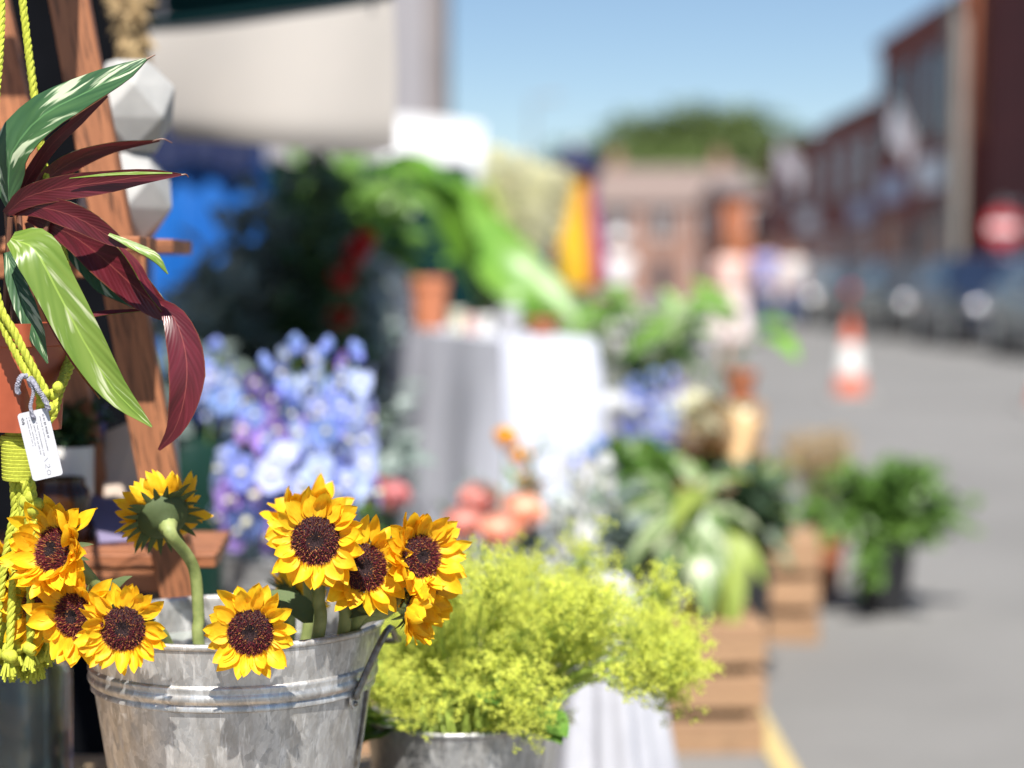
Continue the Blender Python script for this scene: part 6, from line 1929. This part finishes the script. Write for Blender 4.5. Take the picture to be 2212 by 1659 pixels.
def car(label, x, y, col, flip=False, s=1.0, rear_red=True):
    t = thing('parked_car', label, 'car', (x, y, 0), 'cars parked along the kerb', PI if flip else 0)
    # local: front towards -Y; built round the origin, then placed by the Empty
    Lh = 2.1
    st = [(-2.10, .30, .50, .62, .62, .66), (-2.02, .24, .66, .74, .74, .70), (-1.6, .20, .82, .84, .86, .74), (-1.05, .20, .86, .90, .94, .74), (-.80, .20, .87, .91, 1.00, .72), (-.15, .20, .88, .92, 1.40, .62), (.35, .20, .88, .92, 1.45, .62), (1.05, .20, .88, .92, 1.42, .61), (1.55, .20, .87, .92, 1.22, .62), (1.85, .22, .86, .92, 1.00, .70), (2.02, .26, .78, .86, .90, .70), (2.10, .34, .60, .62, .64, .60)]
    q, fs = [], []
    for (yy, zb_, wb_, zbelt, ztop, wr) in st:
        w = wb_
        sec = [(w * .86, zb_), (w * .99, zb_ + .12), (w, lerp(zb_, zbelt, .55)), (w * .965, zbelt), (lerp(w * .965, wr, .55), lerp(zbelt, ztop, .60)), (wr, ztop - .03 * (ztop > 1.1)), (wr * .5, ztop + .02), (0, ztop + .03)]
        full = sec + [(-a, b) for a, b in sec[-2::-1]]
        q += [(a * s, yy * s, b * s) for a, b in full]
    m = 15
    for i in range(len(st) - 1):
        for k in range(m - 1):
            a = i * m + k
            fs.append((a, a + m, a + m + 1, a + 1))
        fs.append((i * m, i * m + m - 1, (i + 1) * m + m - 1, (i + 1) * m))
    fs.append(tuple(range(m))); fs.append(tuple((len(st) - 1) * m + k for k in range(m - 1, -1, -1)))
    def lp(name, mb, mat, par=None, smooth=True):
        o = bpy.data.objects.new(name, mb.mesh(name, mat, smooth)); COL.objects.link(o); o.parent = par or t; return o
    lp('body', MB().add(q, fs), col)
    def S(i, k, f=1.012): 
        x_, y_, z_ = q[i * m + k]; return V((x_ * f, y_, z_))
    def pane(name, pts, mat, th=.012):
        P = [V(p) for p in pts]; nn = (P[1] - P[0]).cross(P[2] - P[0]).normalized()
        c = sum(P, V((0, 0, 0))) / len(P)
        if nn.dot(c - V((0, .2, .8))) < 0: nn = -nn
        k = len(P)
        mb = MB().add([p + nn * th for p in P] + [p - nn * .01 for p in P], [tuple(range(k)), tuple(range(2 * k - 1, k - 1, -1))] + [(i, k + i, k + (i + 1) % k, (i + 1) % k) for i in range(k)])
        return lp(name, mb, mat, None, False)
    def ins(P, f=.1):
        c = sum((V(p) for p in P), V((0, 0, 0))) / len(P)
        return [lerp(V(p), c, f) for p in P]
    pane('windscreen', ins([S(4, 4, .95), S(4, 10, .95), S(5, 9, .97), S(5, 5, .97)], .06), M['carglass'])
    pane('rear_window', ins([S(9, 4, .92), S(9, 10, .92), S(7, 9, .97), S(7, 5, .97)], .08), M['carglass'])
    for kk in ((3, 5), (11, 9)):
        pane('side_window', ins([S(4, kk[0]), S(6, kk[0]), S(6, kk[1]), S(5, kk[1])], .12), M['carglass'])
        pane('side_window', ins([S(6, kk[0]), S(8, kk[0]), S(7, kk[1]), S(6, kk[1])], .12), M['carglass'])
    for sx in (-1, 1):
        for yy in (-1.30, 1.28):
            w0 = lp('wheel', MB().add(*wheel_geo(sx * .80 * s, yy * s, .31 * s, .31 * s, .20 * s)), M['tyre'])
            rm = MB()
            xo = sx * (.80 + .105) * s
            for j in range(10):
                a = 2 * PI * j / 10
                rm.box((-.006, -.018, .03), (.012, .018, .20 * s), 0, Matrix.Translation((xo, yy * s, .31 * s)) @ Matrix.Rotation(a, 4, 'X'))
            rm.add(*wheel_geo(xo - sx * .004, yy * s, .31 * s, .215 * s, .012))
            lp('hub_cap', rm, M['rim'], w0)
        lp('headlight', MB().ball((sx * .60 * s, -2.0 * s, .66 * s), .13 * s, 12, 8, (1.35, .55, .75)), M['chrome'])
        lp('tail_light', MB().ball((sx * .66 * s, 2.0 * s, .80 * s), .12 * s, 10, 7, (.9, .5, 1.1)), M['redlamp'])
        lp('wing_mirror', MB().ball((sx * .98 * s, -.62 * s, 1.0 * s), .09 * s, 10, 6, (1.1, .6, .8)), col)
    lp('grille', MB().box((-.42 * s, -2.125 * s, .42 * s), (.42 * s, -2.07 * s, .58 * s)), M['tyre'], None, False)
    lp('number_plate', MB().box((-.26, -2.14 * s, .36 * s), (.26, -2.11 * s, .47 * s)), M['plate'], None, False)
    lp('number_plate', MB().box((-.26, 2.10 * s, .62 * s), (.26, 2.125 * s, .73 * s)), M['plate'], None, False)
    return t
def wheel_geo(x, y, z, r, w):
    vs_, fs = [], []
    n = 24
    prof = [(.02, -w / 2), (r * .62, -w / 2), (r * .93, -w / 2), (r, -w * .35), (r, w * .35), (r * .93, w / 2), (r * .62, w / 2), (.02, w / 2)]
    for rr_, xx in prof:
        for k in range(n):
            a = 2 * PI * k / n
            vs_.append((x + xx, y + rr_ * math.cos(a), z + rr_ * math.sin(a)))
    for i in range(len(prof) - 1):
        for k in range(n):
            a, b = i * n + k, i * n + (k + 1) % n
            fs.append((a, b, b + n, a + n))
    return vs_, fs
for (lab, y, c, fl) in (('silver grey hatchback parked nearest by the road sign', 26.6, 0, False), ('dark blue car parked behind the silver grey hatchback', 32.0, 1, False), ('grey car parked between the dark blue and the charcoal car', 37.6, 2, False), ('charcoal car parked with its red tail lights outward', 43.0, 2, True), ('silver car parked beyond the charcoal car', 48.8, 0, False), ('white car parked furthest up the kerb', 54.6, 5, False), ('black car parked between silver and white cars far up the kerb', 60.4, 3, False)):
    car(lab, 7.62, y, CP[c], fl)

# ---- traffic cones
M['cone_orange'] = pmat('cone_orange', (.60, .14, .075), .5, c2=(.54, .12, .06), scale=8, var=.05)
M['cone_white'] = pmat('cone_white_band', (.78, .77, .75), .4, var=.02)
M['cone_base'] = pmat('cone_base_grey', (.30, .29, .28), .8, var=.05)
def cone(label, x, y):
    t = thing('traffic_cone', label, 'traffic cone', (x, y, 0), 'traffic cones on the road')
    b = MB()
    q = ringsq((x, y), .215, 0, 0, .2) + ringsq((x, y), .215, 0, .03, .2) + ringsq((x, y), .19, 0, .045, .2)
    m = len(q) // 3
    b.add(q, [tuple(range(m - 1, -1, -1)), tuple(2 * m + k for k in range(m))] + [(i * m + k, i * m + (k + 1) % m, (i + 1) * m + (k + 1) % m, (i + 1) * m + k) for i in range(2) for k in range(m)])
    part('base', b, M['cone_base'], t)
    def r_(z): return lerp(.150, .032, (z - .045) / .705)
    part('body', MB().lathe([(r_(.045), .045), (r_(.24), .24), (r_(.24), .24), (r_(.75), .75), (r_(.75) * .6, .75), (r_(.75) * .6, .6)], 28, (x, y, 0)), M['cone_orange'], t)
    part('band', MB().lathe([(r_(.22) + .002, .22), (r_(.50) + .002, .50)], 28, (x, y, 0)), M['cone_white'], t)
c1 = W(1836, 865, 18.2)
cone('orange and white traffic cone standing alone on the road', c1.x, 18.2)
cone('orange traffic cone further over towards the parked cars', W(2262, 880, 16.6).x, 16.6)

# ---- road sign
M['signred'] = pmat('sign_red', (.42, .025, .035), .45, var=0)
M['lilac'] = pmat('lilac_sign', (.50, .36, .60), .6, var=0)
def no_entry():
    p = W(2166, 492, 36)
    t = thing('road_sign', 'round red no entry sign with white bar on a pole by the parked cars', 'road sign', (p.x, 36, .12))
    part('pole', MB().tube([(p.x, 36.04, .12), (p.x, 36.04, p.z + .5)], .04, 8), M['steel'], t)
    def disc(mb, r, y0, y1, c):
        n = 36
        mb.add([(c.x + r * math.cos(2 * PI * k / n), y0, c.z + r * math.sin(2 * PI * k / n)) for k in range(n)] + [(c.x + r * math.cos(2 * PI * k / n), y1, c.z + r * math.sin(2 * PI * k / n)) for k in range(n)],
               [tuple(range(n)), tuple(range(2 * n - 1, n - 1, -1))] + [(k, n + k, n + (k + 1) % n, (k + 1) % n) for k in range(n)])
        return mb
    part('disc', disc(MB(), .33, 35.975, 35.995, p), M['signred'], t, smooth=False)
    part('bar', MB().box((p.x - .24, 35.966, p.z - .06), (p.x + .24, 35.974, p.z + .065)), M['signwhite'], t, smooth=False)
    part('plate', MB().box((p.x - .18, 35.97, p.z - .92), (p.x + .22, 35.99, p.z - .48)), M['lilac'], t, smooth=False)
no_entry()

# ---- furled striped parasol
PC_ = {'navy': (.010, .016, .075), 'blue': (.025, .06, .30), 'yellow': (.80, .46, .015), 'red': (.55, .06, .05), 'purple': (.26, .05, .24)}
for k_, c_ in PC_.items(): M['pz_' + k_] = pmat('parasol_' + k_, c_, .75, var=0, trans=.15)
def parasol():
    y = 14.0
    c = W(1244, 470, y)
    z0, z1 = W(0, 615, y).z, W(0, 322, y).z
    t = thing('parasol', 'half furled parasol striped blue, yellow, red and purple with navy top', 'parasol', (c.x, y, 0))
    part('pole', MB().tube([(c.x, y, .05), (c.x, y, z1 + .06)], .02, 8), M['frame_white'], t)
    part('base', MB().lathe([(.001, 0), (.24, 0), (.24, .05), (.06, .10), (.03, .22), (.001, .22)], 28, (c.x, y, 0)), M['cone_base'], t)
    prof = [(.03, z1 + .01), (.125, z1 - .05), (.14, z1 - .16), (.125, z1 - .34), (.165, z1 - .60), (.205, z1 - .82), (.195, z0), (.14, z0 - .02)]
    spans = [(-196, -142, 'blue'), (-142, -100, 'yellow'), (-100, -64, 'yellow'), (-64, -42, 'red'), (-42, 4, 'purple'), (4, 54, 'navy'), (54, 110, 'blue'), (110, 164, 'navy')]
    for k in range(8):
        a0 = rad(spans[k][0]); da = rad(spans[k][1] - spans[k][0])
        g_ = MB()
        rows = []
        nn = 6
        for r_, z in prof[1:]:
            for j in range(nn + 1):
                f = j / nn
                a = a0 + f * da
                q = r_ * (1 + .14 * math.sin(PI * f))
                rows.append((c.x + q * math.cos(a), y + q * math.sin(a), z + .02 * math.sin(k * 2.1) * (z < z1 - .5)))
        fs = []
        for i in range(len(prof) - 2):
            for j in range(nn):
                a = i * (nn + 1) + j
                fs.append((a, a + nn + 1, a + nn + 2, a + 1))
        part('gore', g_.add(rows, fs), M['pz_' + spans[k][2]], t)
    part('top', MB().lathe([(.01, z1 + .02), (.12, z1 - .01), (.19, z1 - .10), (.195, z1 - .17)], 24, (c.x, y, 0)), M['pz_navy'], t)
parasol()

# ---- people far up the street
SK = pmat('skin', (.60, .36, .27), .55, c2=(.55, .32, .24), scale=12, var=0)
def skin_obj(name, verts, edges, radii, mat, parent, root=0, lv=1):
    me = bpy.data.meshes.new(name)
    me.from_pydata([tuple(v) for v in verts], edges, [])
    me.materials.append(mat)
    o = bpy.data.objects.new(name, me)
    COL.objects.link(o); o.parent = parent
    sk = o.modifiers.new('skin', 'SKIN')
    sd = me.skin_vertices[0].data
    for i, r in enumerate(radii): sd[i].radius = r if isinstance(r, tuple) else (r, r)
    sd[root].use_root = True
    sk.use_smooth_shade = True
    sb = o.modifiers.new('sub', 'SUBSURF'); sb.levels = lv; sb.render_levels = lv
    return o
def person(label, x, y, H, top, bottom, hair, rz, skirt=False, hat=None, stride=.18, grp='people walking up the street'):
    t = thing('person', label, 'person', (x, y, 0), grp, rz)
    k = H / 1.70
    V3 = lambda a, b, c: V((a * k, b * k, c * k))
    vs_, ed, rr_ = [], [], []
    def add(p, r, par=None):
        vs_.append(p); rr_.append((r[0] * k, r[1] * k) if isinstance(r, tuple) else r * k)
        if par is not None: ed.append((par, len(vs_) - 1))
        return len(vs_) - 1
    pel = add(V3(0, 0, .92), (.14, .10)); wa = add(V3(0, 0, 1.08), (.12, .09), pel); ch = add(V3(0, .01, 1.28), (.14, .10), wa); nb_ = add(V3(0, .01, 1.42), (.07, .065), ch)
    nk = add(V3(0, 0, 1.47), .05, nb_); hd = add(V3(0, -.01, 1.55), (.068, .078), nk); ht = add(V3(0, -.005, 1.62), (.072, .085), hd); add(V3(0, 0, 1.68), (.045, .055), ht)
    add(V3(0, -.105, 1.555), .014, hd)                       # nose
    for s in (-1, 1):
        sh = add(V3(.15 * s, .01, 1.39), .055, nb_)
        el = add(V3(.20 * s, .02 + .03 * s, 1.13), .040, sh)
        wr = add(V3(.21 * s, -.05 + .08 * s * stride * 4, .90), .026, el)
        pm = add(wr_p := vs_[wr] + V3(.003 * s, -.01, -.06), (.036, .018), wr)
        add(vs_[ht] + V3(.085 * s, .01, -.05), .016, ht)      # ear
        for j, (dx, ln) in enumerate(((-.028, .065), (-.010, .078), (.010, .074), (.028, .058))):
            f1 = add(wr_p + V3(.004 * s, dx, -.045), .0095, pm)
            add(wr_p + V3(-.008 * s, dx * 1.1, -.045 - ln), .008, f1)
        t1 = add(wr_p + V3(-.01 * s, -.04, -.005), .010, pm); add(wr_p + V3(-.012 * s, -.058, -.045), .009, t1)
        hp = add(V3(.085 * s, 0, .86), .085, pel)
        kn = add(V3(.095 * s, -.02 + stride * .6 * s, .49), .055, hp)
        an = add(V3(.095 * s, .02 + stride * 1.0 * s, .09), .036, kn)
        add(vs_[an] + V3(0, -.06, -.055), .034, an); 
        add(vs_[an] + V3(0, -.16, -.065), .028, len(vs_) - 1)
    body = skin_obj('body', vs_, ed, rr_, SK, t)
    # shirt
    sv = [V3(0, 0, .90), V3(0, 0, 1.08), V3(0, .01, 1.28), V3(0, .01, 1.405), V3(.15, .01, 1.385), V3(.178, .02, 1.24), V3(-.15, .01, 1.385), V3(-.178, .02, 1.24)]
    sr_ = [(.175 * k, .135 * k), (.150 * k, .12 * k), (.168 * k, .13 * k), (.095 * k, .085 * k), .078 * k, .068 * k, .078 * k, .068 * k]
    skin_obj('shirt', sv, [(0, 1), (1, 2), (2, 3), (3, 4), (4, 5), (3, 6), (6, 7)], sr_, top, t)
    if skirt:
        pr = [(.15 * k, 1.02 * k), (.185 * k, .88 * k), (.235 * k, .62 * k), (.28 * k, .42 * k)]
        me = MB().lathe(pr, 40, wob=lambda a, z: 1 + .05 * math.sin(a * 8) * (z < .9 * k)).mesh('skirt', bottom)
        o = bpy.data.objects.new('skirt', me); COL.objects.link(o); o.parent = t
    else:
        tv = [V3(0, 0, .93)]; te = []; tr_ = [(.16 * k, .125 * k)]
        for s in (-1, 1):
            b0 = len(tv)
            tv += [V3(.09 * s, 0, .84), V3(.097 * s, -.02 + stride * .6 * s, .49), V3(.097 * s, .02 + stride * 1.0 * s, .12)]
            tr_ += [.103 * k, .078 * k, .066 * k]
            te += [(0, b0), (b0, b0 + 1), (b0 + 1, b0 + 2)]
        skin_obj('trousers', tv, te, tr_, bottom, t)
    hm_ = MB().ball(V3(0, .018, 1.635), .098 * k, 14, 9, (.93, 1.0, .95))
    hm_.ball(V3(0, .055, 1.56), .075 * k, 10, 7, (1.05, .7, 1.2))
    o = bpy.data.objects.new('hair', hm_.mesh('hair', hair)); COL.objects.link(o); o.parent = t
    for s in (-1, 1):
        o = bpy.data.objects.new('eye', MB().ball(V3(.032 * s, -.087, 1.60), .011 * k, 8, 5).mesh('eye', M['frame_dark'])); COL.objects.link(o); o.parent = t
        o = bpy.data.objects.new('shoe', MB().ball(V3(.095 * s, -.06 + .02 + stride * s, .042), .06 * k, 10, 6, (.8, 2.1, .68)).mesh('shoe', M['frame_dark'])); COL.objects.link(o); o.parent = t
    o = bpy.data.objects.new('mouth', MB().ball(V3(0, -.093, 1.515), .018 * k, 8, 5, (1.2, .4, .35)).mesh('mouth', M['rose'])); COL.objects.link(o); o.parent = t
    if hat:
        me = MB().lathe([(.20 * k, 1.655 * k), (.20 * k, 1.665 * k), (.105 * k, 1.675 * k), (.10 * k, 1.75 * k), (.06 * k, 1.785 * k), (.001, 1.79 * k)], 28).mesh('hat', hat)
        o = bpy.data.objects.new('hat', me); COL.objects.link(o); o.parent = t
    return t
clp = pmat('pale_pink_cotton', (.72, .44, .38), .8, c2=(.74, .56, .52), scale=6, var=0)
clp2 = pmat('pink_white_skirt', (.76, .58, .56), .8, c2=(.80, .72, .70), scale=9, var=0)
clb = pmat('lilac_blue_cotton', (.26, .28, .58), .8, c2=(.30, .32, .62), scale=6, var=0)
cln = pmat('denim', (.08, .11, .22), .8, scale=9, var=0)
clw = pmat('white_cotton', (.78, .77, .78), .8, var=0)
hr1 = pmat('auburn_hair', (.28, .10, .04), .6, var=0); hr2 = pmat('dark_hair', (.05, .035, .025), .6, var=0); hr3 = pmat('grey_hair', (.45, .43, .41), .6, var=0)
person('person in pale pink top and long pale skirt walking up the street', W(1578, 600, 24).x, 24, 1.58, clp, clp2, hr1, PI, True)
person('person in lilac blue shirt beside the person in pink', W(1652, 600, 34).x, 34, 1.76, clb, cln, hr2, PI * .9)
person('person in white sun hat and white shirt near the striped parasol', W(1338, 600, 27).x, 27, 1.66, clw, clw, hr3, PI * 1.1, False, clw)
person('person in dark clothes standing by the far cars', W(1712, 600, 38).x, 38, 1.72, clw, cln, hr2, 0, False)
